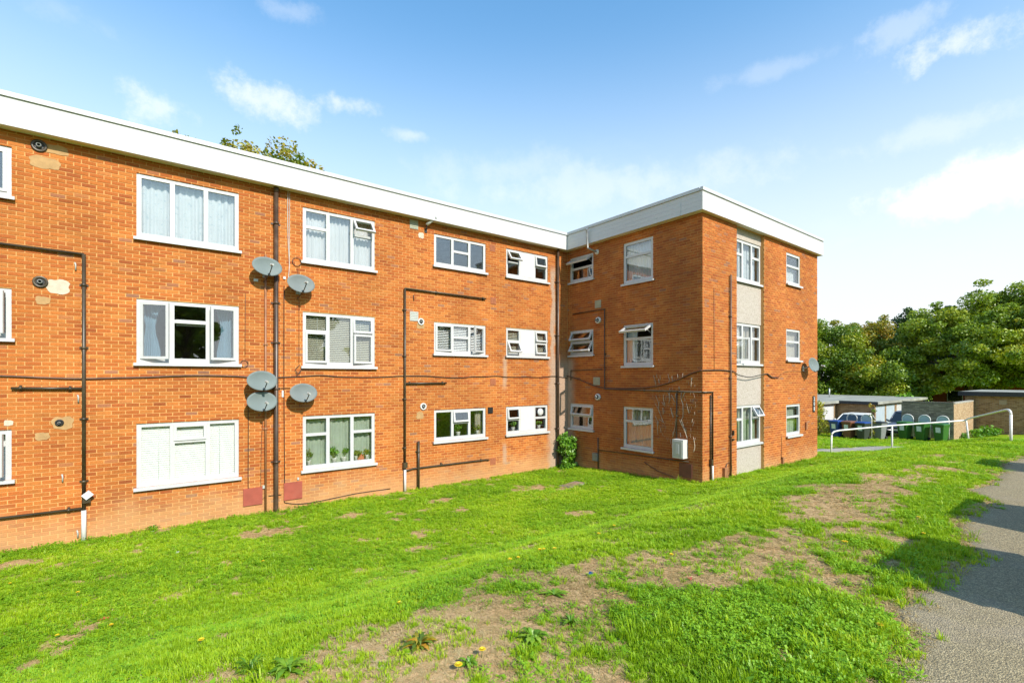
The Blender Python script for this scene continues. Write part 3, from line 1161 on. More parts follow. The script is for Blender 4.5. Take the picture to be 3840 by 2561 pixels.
def w4(a, b, c, d):
    return [(.30, [(.48, *a), (.52, *b)]), (.38, [(1, 'p')]), (.30, [(.48, *c), (.52, *d)])]


window('W4t', w4(('t', 33), ('f',), ('t', 9), ('f',)))
window('W4m', w4(('f',), ('t', 26), ('t', 11), ('t', 10)))
window('W4g', w4(('t', 7), ('f',), ('f',), ('f',)))
window('W0t', [(.5, F1), (.5, [(1, 't', 0)])])
window('W0m', [(.5, F1), (.5, [(1, 'l', 12)])])
window('W0g', [(.5, F1), (.5, [(1, 'l', 14)])])
window('W5t', [(1, [(.48, 't', 58), (.52, 'f')])])
window('W5m', [(1, [(.48, 't', 28), (.52, 't', 30)])])
window('W5g', [(1, [(.48, 't', 13), (.52, 'f')])])
window('W6t', [(1, [(.33, 'f'), (.67, 'f')])])
window('W6m', [(1, [(.33, 't', 62), (.67, 'f')])])
window('W6g', [(1, [(.33, 'f'), (.67, 'f')])])
for f_, ang in (('t', 0), ('m', 0), ('g', 0)):
    window('W8' + f_, [(1, [(.40, 'f'), (.60, 'f')])])
TCR = lambda u, d, z: (u, YC + .10 - d, z)
BW = {'t': (7.43, 6.17), 'm': (4.885, 3.64), 'g': (2.36, 1.16)}
window('', w2(), T=TCR, rect=(BAY[0] + .004, BAY[1] - .004, BW['t'][1], BW['t'][0]), sill=True)
window('', w2(b=('l', 35)), T=TCR, rect=(BAY[0] + .004, BAY[1] - .004, BW['m'][1], BW['m'][0]), sill=True)
window('', w2(c=('t', 30)), T=TCR, rect=(BAY[0] + .004, BAY[1] - .004, BW['g'][1], BW['g'][0]), sill=True)
for (a, b) in ((BW['t'][0] + .002, ZTOP), (BW['m'][0] + .002, BW['t'][1] - .064), (BW['g'][0] + .002, BW['m'][1] - .064), (-.4, BW['g'][1] - .064)):
    m = MB(); m.box(BAY[0] + .002, BAY[1] - .002, -.06, 0.0, a, b, TCR)
    m.build('spandrel_panel', 'aggregate', bld)

# round fan in a bathroom pane
w = next(q for q in WIN if q[0] == 'W4g')
m = MB()
cx_, cz_ = w[3] - .33, w[5] - .24
Mx = Matrix.Translation(TA(cx_, -.01, cz_)) @ Matrix.Rotation(RD(90), 4, 'X')
m.lathe([(.0, .03), (.06, .03), (.11, .022), (.125, .0), (.125, -.02)], 20, Mx)
for k in range(5):
    m.box(cx_ - .09, cx_ + .09, .018, .026, cz_ - .07 + k * .033, cz_ - .06 + k * .033, TA)
m.build('extractor_fan', 'white', bld)


# ------------------------------------------------------------------ curtains and blinds behind the panes (hang on their own)
def curtain(key, ua, ub, za, zb, mat, label, d=-.2, folds=9, amp=.03, gather=None, name='curtain', T=None):
    if T is None:
        T = TT[next(q for q in WIN if q[0] == key)[1]]
    m = MB()
    n = max(24, int((ub - ua) * 46)); k = 8
    V = []
    ph = random.uniform(0, 6)
    for j in range(k + 1):
        s = j / k
        for i in range(n + 1):
            t = i / n
            g = 1.0
            u = ua + (ub - ua) * t
            if gather:
                g = 1 - gather * math.sin(math.pi * min(1, s * 1.25)) ** 2
                u = ua + (ub - ua) * (.5 + (t - .5) * g)
            fold = math.sin(t * folds * 2 * math.pi * (ub - ua) + ph) + .5 * math.sin(t * folds * 4.7 * (ub - ua) + ph * 2)
            V.append(T(u, d + amp * fold * (.7 + .3 * s), zb + (za - zb) * s))
    F = [(j * (n + 1) + i, j * (n + 1) + i + 1, (j + 1) * (n + 1) + i + 1, (j + 1) * (n + 1) + i) for j in range(k) for i in range(n)]
    m.add(V, F, None, True)
    # rail from which it hangs
    o = m.thing(name, mat, label, 'curtain')
    o.modifiers.new('thickness', 'SOLIDIFY').thickness = .003
    r = MB(); r.box(ua - .03, ub + .03, d - .02, d + .02, zb - .01, zb + .02, T)
    r.v = [tuple(Vector(p) - o.location) for p in r.v]
    r.build('curtain_rail', 'white', o, local=True)
    return o


def W(key):
    w = next(q for q in WIN if q[0] == key)
    return w[2], w[3], w[4], w[5]


a, b, c, e = W('W1t'); curtain('W1t', a, b, c - .1, e - .04, 'net_pattern', 'pale blue patterned net across the three equal panes of a top floor window', folds=8)
a, b, c, e = W('W1m')
curtain('W1m', a + .05, a + .42, c - .1, e, 'curtain_blue', 'blue curtain tied in the middle behind the wider-open casement', d=-.25, folds=14, amp=.025, gather=.55)
curtain('W1m', b - .42, b - .03, c - .1, e, 'curtain_blue', 'blue curtain tied in the middle behind the narrowly open casement', d=-.25, folds=14, amp=.025, gather=.45)
a, b, c, e = W('W2t')
curtain('W2t', a, b, c - .1, e - .06, 'net_white', 'white gathered curtain behind the top floor window with tilted vent', folds=10)
a, b, c, e = W('W2g')
curtain('W2g', a, b, c - .1, e - .02, 'net_green', 'pale green net curtain behind the ground floor window with plants', folds=7)
a, b, c, e = W('W6t')
curtain('W6t', a, b, c - .1, e - .02, 'net_white', 'bluish white curtain in the top floor window on the shaded side wall', folds=9)
a, b, c, e = W('W6m')
curtain('W6m', a, a + .4, c - .1, e - .02, 'net_white', 'white curtain drawn aside under the wide-open vent on the shaded wall', folds=12)
a, b, c, e = W('W6g')
curtain('W6g', a, b, c - .1, e - .02, 'net_cream', 'cream curtain in the ground floor window beside the dead ivy', folds=8)
for f_, mt, lb in (('t', 'net_pattern', 'pale blue curtains in the top window of the pebbled panel bay'), ('g', 'net_green', 'greenish net curtain in the lowest window of the pebbled panel bay')):
    z0, z1 = BW[f_][1], BW[f_][0]
    curtain('', BAY[0] + .02, BAY[1] - .02, z0 - .05, z1 - .02, mt, lb, folds=9, T=TCR)
a, b, c, e = W('W8g'); curtain('W8g', a, b, c - .1, e - .02, 'net_green', 'greenish net curtain in the small window below the number plaque wall', folds=8)
a, b, c, e = W('W8m'); curtain('W8m', a, b, c - .1, e - .02, 'net_cream', 'grey-green net in the middle floor small window on the gable', folds=8)
curtain('', BAY[0] + .62, BAY[1] - .02, BW['m'][1] - .05, BW['m'][0] - .02, 'net_cream', 'pale net beside the slatted blind in the panel bay', folds=9, T=TCR)
a, b, c, e = W('W8t'); curtain('W8t', a, b, c - .1, c + .58, 'net_white', 'white half-height net in the small top floor window on the gable', folds=8)
a, b, c, e = W('W0g'); curtain('W0g', b - .6, b - .06, c - .1, e - .02, 'net_white', 'white net curtain in the ground floor window left of the round flues', folds=9)
a, b, c, e = W('W3g'); curtain('W3g', b - .3, b - .06, c - .1, e - .02, 'net_cream', 'narrow cream curtain at the edge of the plant pot window', folds=14)


def blind(key, label, mat='slat_cream', pitch=.048, tilt=40, z_to=None, d=-.13, ua=None, ub=None, T=None, rect=None):
    if rect: a, b, c, e = rect
    else:
        a, b, c, e = W(key); T = TT[next(q for q in WIN if q[0] == key)[1]]
    if ua is not None: a = ua
    if ub is not None: b = ub
    base = Vector(T((a + b) / 2, d, c))
    root = empty('venetian_blind', base, label, 'blind')
    hb = MB(); hb.box(a + .03, b - .03, d - .03, d + .03, e - .07, e - .02, T); hb.build('head_rail', 'blind_white', root)
    # one slat mesh, shared
    s = MB()
    th = RD(tilt); w2_ = .026
    for q in (-1, 1): pass
    P = []
    for uu in (a + .04, b - .04):
        for k, (dx, dz) in enumerate(((-w2_, .0), (0, .005), (w2_, .0))):
            dd = dx * math.cos(th) - dz * math.sin(th); zz = -(dx * math.sin(th)) + dz * math.cos(th)
            P.append(Vector(T(uu, d + dd, zz)) - Vector((base.x, base.y, 0)))
            P.append(Vector(T(uu, d + dd, zz - .003)) - Vector((base.x, base.y, 0)))
    # indices: per end 6 verts (top,bottom)*3
    F = [(0, 2, 8, 6), (2, 4, 10, 8), (1, 7, 9, 3), (3, 9, 11, 5), (0, 6, 7, 1), (4, 5, 11, 10)]
    s.add(P, F)
    so_ = s.build('slat', mat, None, link=False)
    me = so_.data; bpy.data.objects.remove(so_)
    zt = e - .09
    zend = c + .02 if z_to is None else z_to
    while zt > zend:
        o = bpy.data.objects.new('slat', me)
        COL.objects.link(o); o.parent = root
        o.location = (0, 0, zt - base.z)
        zt -= pitch
    for uu in (a + (b - a) * .2, a + (b - a) * .8):
        cd = MB(); cd.tube([T(uu, d + .03, e - .05), T(uu, d + .03, zend)], .003, 4); cd.build('cord', 'blind_white', root)
    return root


blind('W2m', 'cream slatted blind half tilted across a wide middle floor window')
blind('W3m', 'white slatted blind in the window beside an open casement', mat='blind_white', tilt=30, pitch=.05)
blind('W1g', 'closed white slatted blind filling a large ground floor window', mat='blind_white', tilt=87, pitch=.047, d=-.105)
blind('W4m', 'slatted blind behind the paired small windows with a white panel', mat='slat_cream', tilt=35)
rb = MB(); a, b, c, e = W('W1m'); rb.tube([TA(a + .68, -.12, c + .93), TA(a + 1.22, -.12, c + .93)], .03, 10)
rb.box(a + .68, a + 1.22, -.125, -.12, c + .82, c + .93, TA)
rb.thing('roller_blind', 'net_white', 'rolled-up pale blind at the head of a middle pane between open casements', 'blind')
z0, z1 = BW['m'][1], BW['m'][0]
blind('', 'slatted blind in the middle window of the pebbled panel bay', mat='blind_white', rect=(BAY[0] + .02, BAY[0] + .62, z0, z1), T=TCR)


# ------------------------------------------------------------------ pipes, cables, vents on the walls
def wp(T, pts, off): return [T(u, off, z) for (u, z) in pts]


def bez(pts, n=6):
    """smooth a polyline with Catmull-Rom"""
    P = [Vector(p) for p in pts]
    out = []
    for i in range(len(P) - 1):
        p0 = P[max(i - 1, 0)]; p1 = P[i]; p2 = P[i + 1]; p3 = P[min(i + 2, len(P) - 1)]
        for k in range(n):
            t = k / n
            out.append(.5 * ((2 * p1) + (p2 - p0) * t + (2 * p0 - 5 * p1 + 4 * p2 - p3) * t * t + (3 * p1 - p0 - 3 * p2 + p3) * t ** 3))
    out.append(P[-1])
    return out


def pipe(T, pts, r, mat, off=None, name='pipe', brackets=(), parent=bld, bmat=None):
    off = off if off is not None else r + .02
    m = MB(); m.tube(wp(T, pts, off), r, 10)
    o = m.build(name, mat, parent)
    for (u, z, ax) in brackets:
        q = MB()
        if ax == 'v':
            q.tube([T(u, off, z - .025), T(u, off, z + .025)], r * 1.3, 10); q.box(u - r * 2.1, u + r * 2.1, 0, .015, z - .02, z + .02, T)
        else:
            q.tube([T(u - .025, off, z), T(u + .025, off, z)], r * 1.3, 10); q.box(u - .02, u + .02, 0, .015, z - r * 2.1, z + r * 2.1, T)
        q.box(u - .012, u + .012, 0, off, z - .012, z + .012, T)
        q.build('bracket', bmat or mat, o)
    return o


# soil stack by the left windows
uS, zS = PA('z1', 618, 1285)
u3 = uS
pipe(TA, [(u3, zS), (u3, .62)], .032, 'pipe_dark', brackets=[(u3, PA('z1', 618, 1510)[1], 'v'), (u3, PA('z2', 625, 500)[1], 'v'), (u3, PA('z2', 630, 1020)[1], 'v'), (u3, PA('z2', 635, 1475)[1], 'v')])
pipe(TA, [(u3, .62), (u3, -.1)], .040, 'pipe_white')
pipe(TA, [(-7.5, zS + .10), (u3, zS)], .024, 'pipe_dark', off=.05, brackets=[(-2.6, zS + .03, 'h')])
zz = PA('z2', 350, 800)[1]; ue = PA('z2', 85, 800)[0]
pipe(TA, [(ue, zz + .02), (u3, zz)], .024, 'pipe_dark', off=.05, brackets=[(ue + .12, zz + .02, 'h'), (u3 - .2, zz, 'h')])
zz = PA('z3', 620, 790)[1]
pipe(TA, [(-7.5, zz + .05), (u3, zz)], .024, 'pipe_dark', off=.05, brackets=[(u3 - .22, zz, 'h'), (-2.6, zz + .02, 'h')])
hu, hz = PA('z3', 640, 722)
m = MB(); m.box(hu - .06, hu + .06, .0, .11, hz - .07, hz + .07, TA); m.box(hu - .075, hu + .075, .0, .125, hz + .05, hz + .075, TA); m.build('hopper', 'pipe_dark', bld)
hu, hz = PA('z3', 648, 688)
m = MB()
c45 = lambda u, d, z: (hu + (u - hu) * .77 - (z - hz) * .64, d, hz + (u - hu) * .64 + (z - hz) * .77)
m.box(hu - .072, hu + .072, .115, .15, hz - .06, hz + .06, TA, fn=c45); m.build('hopper_cover', 'white', bld)
# fat downpipe and thin copper pipe
uD = PA('z5', 457, 700)[0]
pipe(TA, [(uD, ZTOP + .0), (uD, .07), (uD + .01, -.0)], .05, 'pipe_brown', off=.085, name='downpipe', brackets=[(uD, z, 'v') for z in (6.9, 5.0, 4.05, 2.95, 1.2)])
m = MB(); m.tube([TA(uD, .085, ZTOP - .12), TA(uD, .085, ZTOP)], .06, 12); m.build('pipe_collar', 'pipe_brown', bld)
uT, zT = PA('z4', 478, 870)
pipe(TA, [(uT, zT), (uT, .0)], .024, 'pipe_copper', off=.032, brackets=[(uT, 4.0, 'v'), (uT, 2.0, 'v')])
# second stack
u4 = PA('z7', 100, 600)[0]; zt = PA('z6', 105, 848)[1]
pipe(TA, [(u4, zt), (u4, .62)], .030, 'pipe_dark', brackets=[(u4, PA('z6', 90, 1072)[1], 'v'), (u4, PA('z7', 95, 100)[1], 'v'), (u4, PA('z7', 95, 550)[1], 'v'), (u4, PA('z7', 100, 1060)[1], 'v')])
pipe(TA, [(u4, .62), (u4, -.1)], .036, 'pipe_white')
e1 = PA('z6', 950, 940)
pipe(TA, [(u4, zt), (e1[0], zt - .02)], .024, 'pipe_dark', off=.05, brackets=[(PA('z6', 432, 880)[0], zt - .01, 'h'), (e1[0] - .1, zt - .02, 'h')])
e2 = PA('z7', 535, 380)
pipe(TA, [(u4, e2[1] - .01), (e2[0], e2[1])], .024, 'pipe_dark', off=.05, brackets=[(e2[0] - .12, e2[1], 'h'), (u4 + .15, e2[1], 'h')])
e3 = PA('z7', 985, 1185); s3 = PA('z7', 110, 1285)
pipe(TA, [(u4, s3[1]), (u4 + .1, s3[1] - .03), (u4 + .25, s3[1]), (e3[0] - .12, e3[1] + .02), (e3[0], e3[1])], .022, 'pipe_dark', off=.045, brackets=[(PA('z7', 483, 1230)[0], PA('z7', 483, 1230)[1], 'h'), (e3[0] - .3, e3[1] + .02, 'h')])
hu, hz = PA('z7', 100, 1238)
m = MB(); m.box(hu - .06, hu + .06, .0, .1, hz - .08, hz + .07, TA); m.build('hopper', 'pipe_dark', bld)
pu, pz = PA('z7', 240, 990)
pipe(TA, [(pu, pz), (pu, -.05)], .034, 'pipe_dark', off=.07, brackets=[(pu, pz - .3, 'v')])
# corner downpipe
uK = PA('z6', 1705, 470)[0] * .5 + PA('z7', 1690, 1000)[0] * .5
pipe(TA, [(uK, ZTOP), (uK, -.1)], .045, 'pipe_brown', off=.09, name='downpipe', brackets=[(uK, z, 'v') for z in (6.6, 4.7, 3.0, 1.4)])
# pipes of the side wall and gable
b0 = PB('z8', 255, 1250); b1 = PB('z8', 555, 1212); b2 = PB('zB', 570, 545)
pipe(TB, [(b0[0], b1[1] - .02), (b1[0], b1[1]), (b1[0], b2[1] + .0), (-YC + .0, b2[1] - .02)], .020, 'pipe_dark', off=.035, brackets=[(b1[0], 4.0, 'v'), (-9.2, b2[1] - .01, 'h'), (-8.0, b2[1] - .015, 'h')])
c0 = PC('zC', 178, 560); zc = b2[1] - .02
pipe(TC, [(XB - .055, zc), (c0[0], zc), (c0[0], .75)], .022, 'pipe_dark', off=.035)
c1 = PC('zC', 160, 600)
pipe(TC, [(c0[0] - .09, zc - .08), (c0[0] - .09, .15)], .018, 'pipe_dark', off=.03, brackets=[(c0[0] - .06, 2.2, 'v')])
pipe(TC, [(c0[0], .75), (c0[0], .1)], .028, 'pipe_white', off=.035)
hu, hz = PC('zC', 160, 1258)
m = MB(); m.box(hu - .045, hu + .045, .0, .09, hz - .07, hz + .07, TC); m.build('hopper', 'pipe_dark', bld)
c2 = PC('z9', 341, 890)
pipe(TC, [(c2[0], c2[1]), (c2[0] - .01, .1)], .027, 'pipe_rust', off=.05, name='downpipe', brackets=[(c2[0], 5.0, 'v'), (c2[0], 3.2, 'v'), (c2[0], 1.5, 'v')])
pipe(TB, [PB('zB', 1282, 560), PB('zB', 1275, 1035)], .018, 'pipe_dark', off=.03, brackets=[(PB('zB', 1280, 810)[0], PB('zB', 1280, 810)[1], 'v')])
pipe(TB, [PB('zB', 508, 1020), PB('zB', 510, 1325)], .018, 'pipe_dark', off=.03)
pipe(TB, [PB('zB', 515, 1142), PB('zB', 860, 1185), PB('zB', 1400, 1258)], .014, 'pipe_dark', off=.025)
pipe(TB, [PB('zB', 240, 365), PB('zB', 545, 352)], .012, 'pipe_dark', off=.022)
pipe(TB, [PB('zB', 240, 365), PB('zB', 240, 460)], .012, 'pipe_dark', off=.022)
# flue on the shaded fascia
f0 = PB('z8', 478, 672); f1 = PB('z8', 447, 490)
m = MB(); m.tube([TB(f0[0], -.01, f0[1]), TB(f0[0], .16, f0[1] + .02), TB(f1[0], .30, f0[1] + .12), TB(f1[0], .34, f1[1] - .1), TB(f1[0], .36, f1[1]), TB(f1[0] + .05, .40, f1[1] + .05)], .032, 10)
fo = m.build('flue', 'pipe_grey', bld)
m = MB(); m.lathe([(.0, .05), (.05, .05), (.085, .03), (.09, .0)], 18, Matrix.Translation(TB(f0[0], 0, f0[1])) @ Matrix.Rotation(RD(-90), 4, 'Y')); m.build('flue_collar', 'white', fo)


def cable(T, pts, r, mat, off=.02, smooth=True, name='cable'):
    P = wp(T, pts, off)
    m = MB(); m.tube(bez(P, 4) if smooth else P, r, 6)
    return m.build(name, mat, bld)


zc0 = PA('z2', 300, 712)[1]
pts = [(x, PA('z2', 300, 712)[1] + .03 * math.sin(x * 1.7) + random.uniform(-.012, .012)) for x in np.arange(-7.5, 2.25, .5)]
cable(TA, pts, .018, 'cable_brown')
pts = [(x, 3.24 + .02 * math.sin(x * 2.3) + random.uniform(-.015, .015)) for x in np.arange(2.25, 11.75, .42)] + [(12.12, 3.2)]
cable(TA, pts, .011, 'cable_black')
cb = [PB('zB', 190, 412), PB('zB', 330, 455), PB('zB', 450, 505), PB('zB', 565, 535), PB('zB', 780, 540), PB('zB', 1000, 530), PB('zB', 1150, 500), PB('zB', 1300, 450), PB('zB', 1430, 390), PB('zB', 1518, 362)]
cb[-1] = (-YC, cb[-1][1])
cable(TB, cb, .018, 'cable_brown', off=.025)
cz = cb[-1][1]
cc = [(XB - .02, cz)] + [PC('zC', *p) for p in ((170, 360), (260, 360), (345, 367), (395, 378), (425, 405), (480, 420), (545, 430), (620, 415), (690, 400), (725, 398), (760, 425), (825, 433))]
cable(TC, cc, .014, 'cable_black', off=.03)
cable(TC, [PC('zC', *p) for p in ((720, 398), (745, 420), (770, 432), (800, 435))], .02, 'cable_brown', off=.03)
cable(TC, [PC('zC', *p) for p in ((825, 433), (905, 375), (1100, 375))], .005, 'cable_brown')
cable(TC, [PC('z9', 190, 1010), PC('zC', 200, 355)], .006, 'cable_brown', smooth=False)
cable(TC, [PC('zC', 862, 1000), PC('zC', 858, 1225)], .007, 'cable_brown')
cable(TA, [PA('z4', 710, 262), PA('z4', 684, 300), PA('z4', 684, 700), PA('z4', 697, 960), PA('z4', 684, 1110)], .008, 'cable_white')
cable(TA, [PA('z4', 700, 300), PA('z4', 697, 960)], .005, 'cable_white')
cable(TA, [PA('z4', 760, 295), PA('z4', 790, 290), PA('z4', 808, 278)], .009, 'cable_white', off=.03)
k0 = PA('z4', 648, 1160)
cable(TA, [k0, PA('z5', 518, 600), PA('z5', 523, 1290), PA('z5', 521, 1410), PA('z5', 540, 1440), PA('z5', 700, 1440), PA('z5', 1050, 1370), PA('z5', 1300, 1335)], .008, 'cable_black')
cable(TA, [PA('z5', 248, 640), PA('z5', 235, 660), PA('z5', 255, 760), PA('z5', 255, 1310), PA('z5', 262, 1330)], .007, 'cable_black')
cable(TA, [PA('z5', 365, 840), PA('z5', 352, 1000), PA('z5', 350, 1380), PA('z5', 380, 1390)], .005, 'cable_brown')
cable(TA, [PA('z2', 1803, 100), PA('z2', 1800, 560)], .005, 'cable_brown')
cable(TA, [PA('z4', 775, 1000), PA('z5', 628, 0), PA('z5', 628, 420)], .004, 'cable_brown')
cable(TA, [PA('z5', 470, 600), PA('z5', 565, 598)], .006, 'cable_black', smooth=False)
cable(TA, [PA('z5', 405, 1388), PA('z5', 500, 1378)], .007, 'cable_black', smooth=False)
cable(TB, [PB('zB', 960, 1260), PB('zB', 1100, 1350), PB('zB', 1240, 1400)], .012, 'cable_brown')


def coil(T, u, z, r, mat, n=2.3):
    m = MB()
    pts = [T(u + r * (1 + .06 * math.sin(k * .9)) * math.cos(k * .35), .025 + .004 * math.sin(k), z + r * 1.08 * math.sin(k * .35)) for k in range(int(n * 18))]
    m.tube(pts, .007, 5)
    m.build('cable_coil', mat, bld)


for zm, x, y, r, mt in (('z4', 765, 937, .098, 'cable_brown'), ('z2', 1795, 615, .075, 'cable_brown')):
    u, z = PA(zm, x, y); coil(TA, u, z, r, mt)
u, z = PC('zC', 340, 1325); coil(TC, u, z, .17, 'cable_black', 3)
u, z = PA('z5', 625, 470)
m = MB(); m.tube(bez([TA(u + .03, .03, z + .15), TA(u - .08, .04, z + .02), TA(u + .02, .03, z - .06), TA(u + .07, .03, z + .06), TA(u - .03, .04, z - .1), TA(u - .06, .03, z - .02)]), .007, 5); m.build('cable_coil', 'cable_brown', bld)


def plate(T, u, z, w, h, mat, name, d=.012, louvre=0, lmat=None):
    m = MB(); m.box(u - w / 2, u + w / 2, -.02, d, z - h / 2, z + h / 2, T)
    o = m.build(name, mat, bld)
    if louvre:
        for k in range(louvre):
            q = MB()
            zk = z - h / 2 + h * (k + .5) / louvre
            q.box(u - w * .42, u + w * .42, d - .001, d + .007, zk - h * .18 / louvre, zk + h * .26 / louvre, T)
            q.build('louvre', lmat or mat, o)
    return o


for zm, x, y in (('z6', 1027, 423), ('z6', 1035, 975), ('z7', 1032, 370), ('z7', 1032, 1203)):
    u, z = PA(zm, x, y); plate(TA, u, z, .215, .215, 'terracotta', 'air_brick', .006, 5)
u, z = PA('z7', 1003, 666); plate(TA, u, z, .18, .19, 'black', 'air_vent', .03, 4)
u, z = PA('z6', 202, 175); plate(TA, u, z, .26, .26, 'vent_green', 'air_vent', .012, 5)
u, z = PA('z6', 203, 1138); plate(TA, u, z, .26, .27, 'vent_grey', 'air_vent', .012, 6)
u, z = PB('z8', 487, 1165); plate(TB, u, z, .27, .26, 'vent_green', 'air_vent', .012, 5)
u, z = PB('zB', 490, 468); plate(TB, u, z, .29, .27, 'vent_green', 'air_vent', .012, 6)
u, z = PA('z5', 290, 1393); plate(TA, u, z, .40, .40, 'meter_red', 'meter_box', .03)
u, z = PA('z5', 585, 1350); plate(TA, u, z, .42, .42, 'meter_red', 'meter_box', .03)
u, z = PB('zB', 1365, 1342); plate(TB, u, z, .40, .40, 'meter_dark', 'meter_box', .03)
u, z = PB('zB', 487, 1208); plate(TB, u, z, .22, .26, 'bin_grey', 'junction_box', .09)
u, z = PC('zC', 300, 1360); plate(TC, u, z, .18, .28, 'pipe_copper', 'junction_box', .08)
u, z = PC('zC', 866, 1245); plate(TC, u, z, .10, .24, 'pipe_copper', 'junction_box', .06)
u, z = PC('zC', 1100, 905); plate(TC, u, z, .10, .26, 'pipe_copper', 'wall_bracket', .05)
u, z = PC('zC', 383, 975); plate(TC, u, z, .05, .14, 'black', 'wall_bracket', .05)
u, z = PC('zC', 383, 1040); plate(TC, u, z, .06, .05, 'black', 'wall_bracket', .05)
u, z = PA('z5', 372, 1322); plate(TA, u, z, .07, .07, 'vent_grey', 'junction_box', .04)
u, z = PA('z5', 510, 640); plate(TA, u, z, .05, .16, 'white', 'junction_box', .02)
u, z = PA('z4', 652, 1085); plate(TA, u, z, .06, .06, 'white', 'junction_box', .03)
u, z = PA('z4', 390, 1105); plate(TA, u, z, .09, .06, 'white', 'junction_box', .03)
u, z = PA('z5', 622, 1262); plate(TA, u, z, .04, .06, 'vent_grey', 'junction_box', .03)
for zm, x, y in (('z1', 552, 1370), ('z2', 572, 870), ('z3', 456, 570), ('z3', 568, 980)):
    u, z = PA(zm, x, y)
    m = MB(); m.tube([TA(u, .02, z + .07), TA(u + .01, .03, z + .02), TA(u + .01, .02, z - .08)], .013, 6); m.build('pipe_stub', 'vent_grey', bld)
u, z = PA('z6', 197, 945); m = MB(); m.tube([TA(u, .015, z + .08), TA(u + .005, .02, z - .07)], .012, 6); m.build('pipe_stub', 'black', bld)


def flue(T, u, z, r, mat, inner='black', name='flue', proj=.06):
    Rm = {TA: Matrix.Rotation(RD(90), 4, 'X'), TB: Matrix.Rotation(RD(-90), 4, 'Y')}[T]
    Mx = Matrix.Translation(T(u, 0, z)) @ Rm
    m = MB(); m.lathe([(r, -.01), (r, proj * .4), (r * .92, proj * .5), (r * .62, proj * .5), (r * .60, proj * .1)], 22, Mx)
    o = m.build(name, mat, bld)
    m = MB(); m.lathe([(r * .60, proj * .3), (.001, proj * .3)], 22, Mx); m.build('flue_mouth', inner, o)
    m = MB(); m.lathe([(r * .34, .0), (r * .34, proj * 1.2), (r * .22, proj * 1.3), (r * .22, proj * .4)], 18, Mx); m.build('flue_pipe', 'bin_grey', o)


for zm, x, y, r, mt in (('z1', 288, 487, .115, 'pipe_dark'), ('z1', 297, 1485, .11, 'pipe_dark'), ('z2', 437, 1048, .065, 'black'), ('z6', 275, 1195, .10, 'white'), ('z7', 300, 627, .10, 'white')):
    u, z = PA(zm, x, y); flue(TA, u, z, r, mt)
for zm, x, y in (('z8', 492, 1318), ('zB', 505, 622)):
    u, z = PB(zm, x, y); flue(TB, u, z, .11, 'white', proj=.12)


def patch(T, u, z, w, h, mat, seed, d=.004):
    """irregular smear of plaster or mortar on the bricks"""
    r_ = random.Random(seed)
    n = 26
    m = MB()
    V = [T(u, d, z)]; k = 4.0
    ph = [r_.uniform(0, 6) for _ in range(4)]
    for i in range(n):
        a = 2 * math.pi * i / n
        q = 1 / (abs(math.cos(a)) ** k + abs(math.sin(a)) ** k) ** (1 / k) * (1 + .06 * math.sin(3 * a + ph[0]) + .05 * math.sin(7 * a + ph[1]) + r_.uniform(-.04, .04))
        V.append(T(u + w / 2 * q * math.cos(a), d, z + h / 2 * q * math.sin(a)))
    for i in range(n):
        V.append(T(*[(Vector(V[1 + i]))[0], 0, 0]) if False else tuple(Vector(V[1 + i]) + (Vector(T(0, -.02, 0)) - Vector(T(0, 0, 0)))))
    F = [(0, 1 + i, 1 + (i + 1) % n) for i in range(n)] + [(1 + i, 1 + n + i, 1 + n + (i + 1) % n, 1 + (i + 1) % n) for i in range(n)]
    m.add(V, F)
    m.build('plaster_patch', mat, bld)


for i, (zm, x, y, w_, h_, mt) in enumerate((('z2', 428, 50, .32, .27, 'plaster'), ('z2', 315, 150, .2, .15, 'plaster_tan'), ('z2', 462, 1050, .30, .24, 'plaster_tan'), ('z2', 310, 1148, .2, .14, 'plaster_tan'),
                                          ('z1', 330, 610, .42, .22, 'plaster_tan'), ('z1', 410, 515, .36, .17, 'plaster_tan'), ('z6', 278, 290, .17, .16, 'plaster'), ('z6', 272, 1235, .24, .19, 'plaster_tan'),
                                          ('z2', 62, 1050, .12, .1, 'plaster'), ('z7', 265, 720, .22, .2, 'plaster_tan'))):
    u, z = PA(zm, x, y); patch(TA, u, z, w_, h_, mt, i)

# white flue guard box on the shaded wall
bu0, bz0 = PB('zB', 1262, 1205); bu1, bz1 = PB('zB', 1372, 1050)
m = MB(); bu0, bu1 = bu0 + .05, bu1 + .03
m.box(bu0, bu1, 0, .23, bz0, bz1 + .03, TB)
bx = m.build('heater_box', 'white', bld)
m = MB(); m.box(bu0 + .03, bu1 - .03, .23, .242, bz0 + .04, bz1 - .02, TB); m.build('front_panel', 'vent_grey', bx)
m = MB(); m.box(bu0 + .12, bu1 - .12, .242, .252, bz0 + .13, bz1 - .1, TB); m.build('front_panel', 'trim', bx)

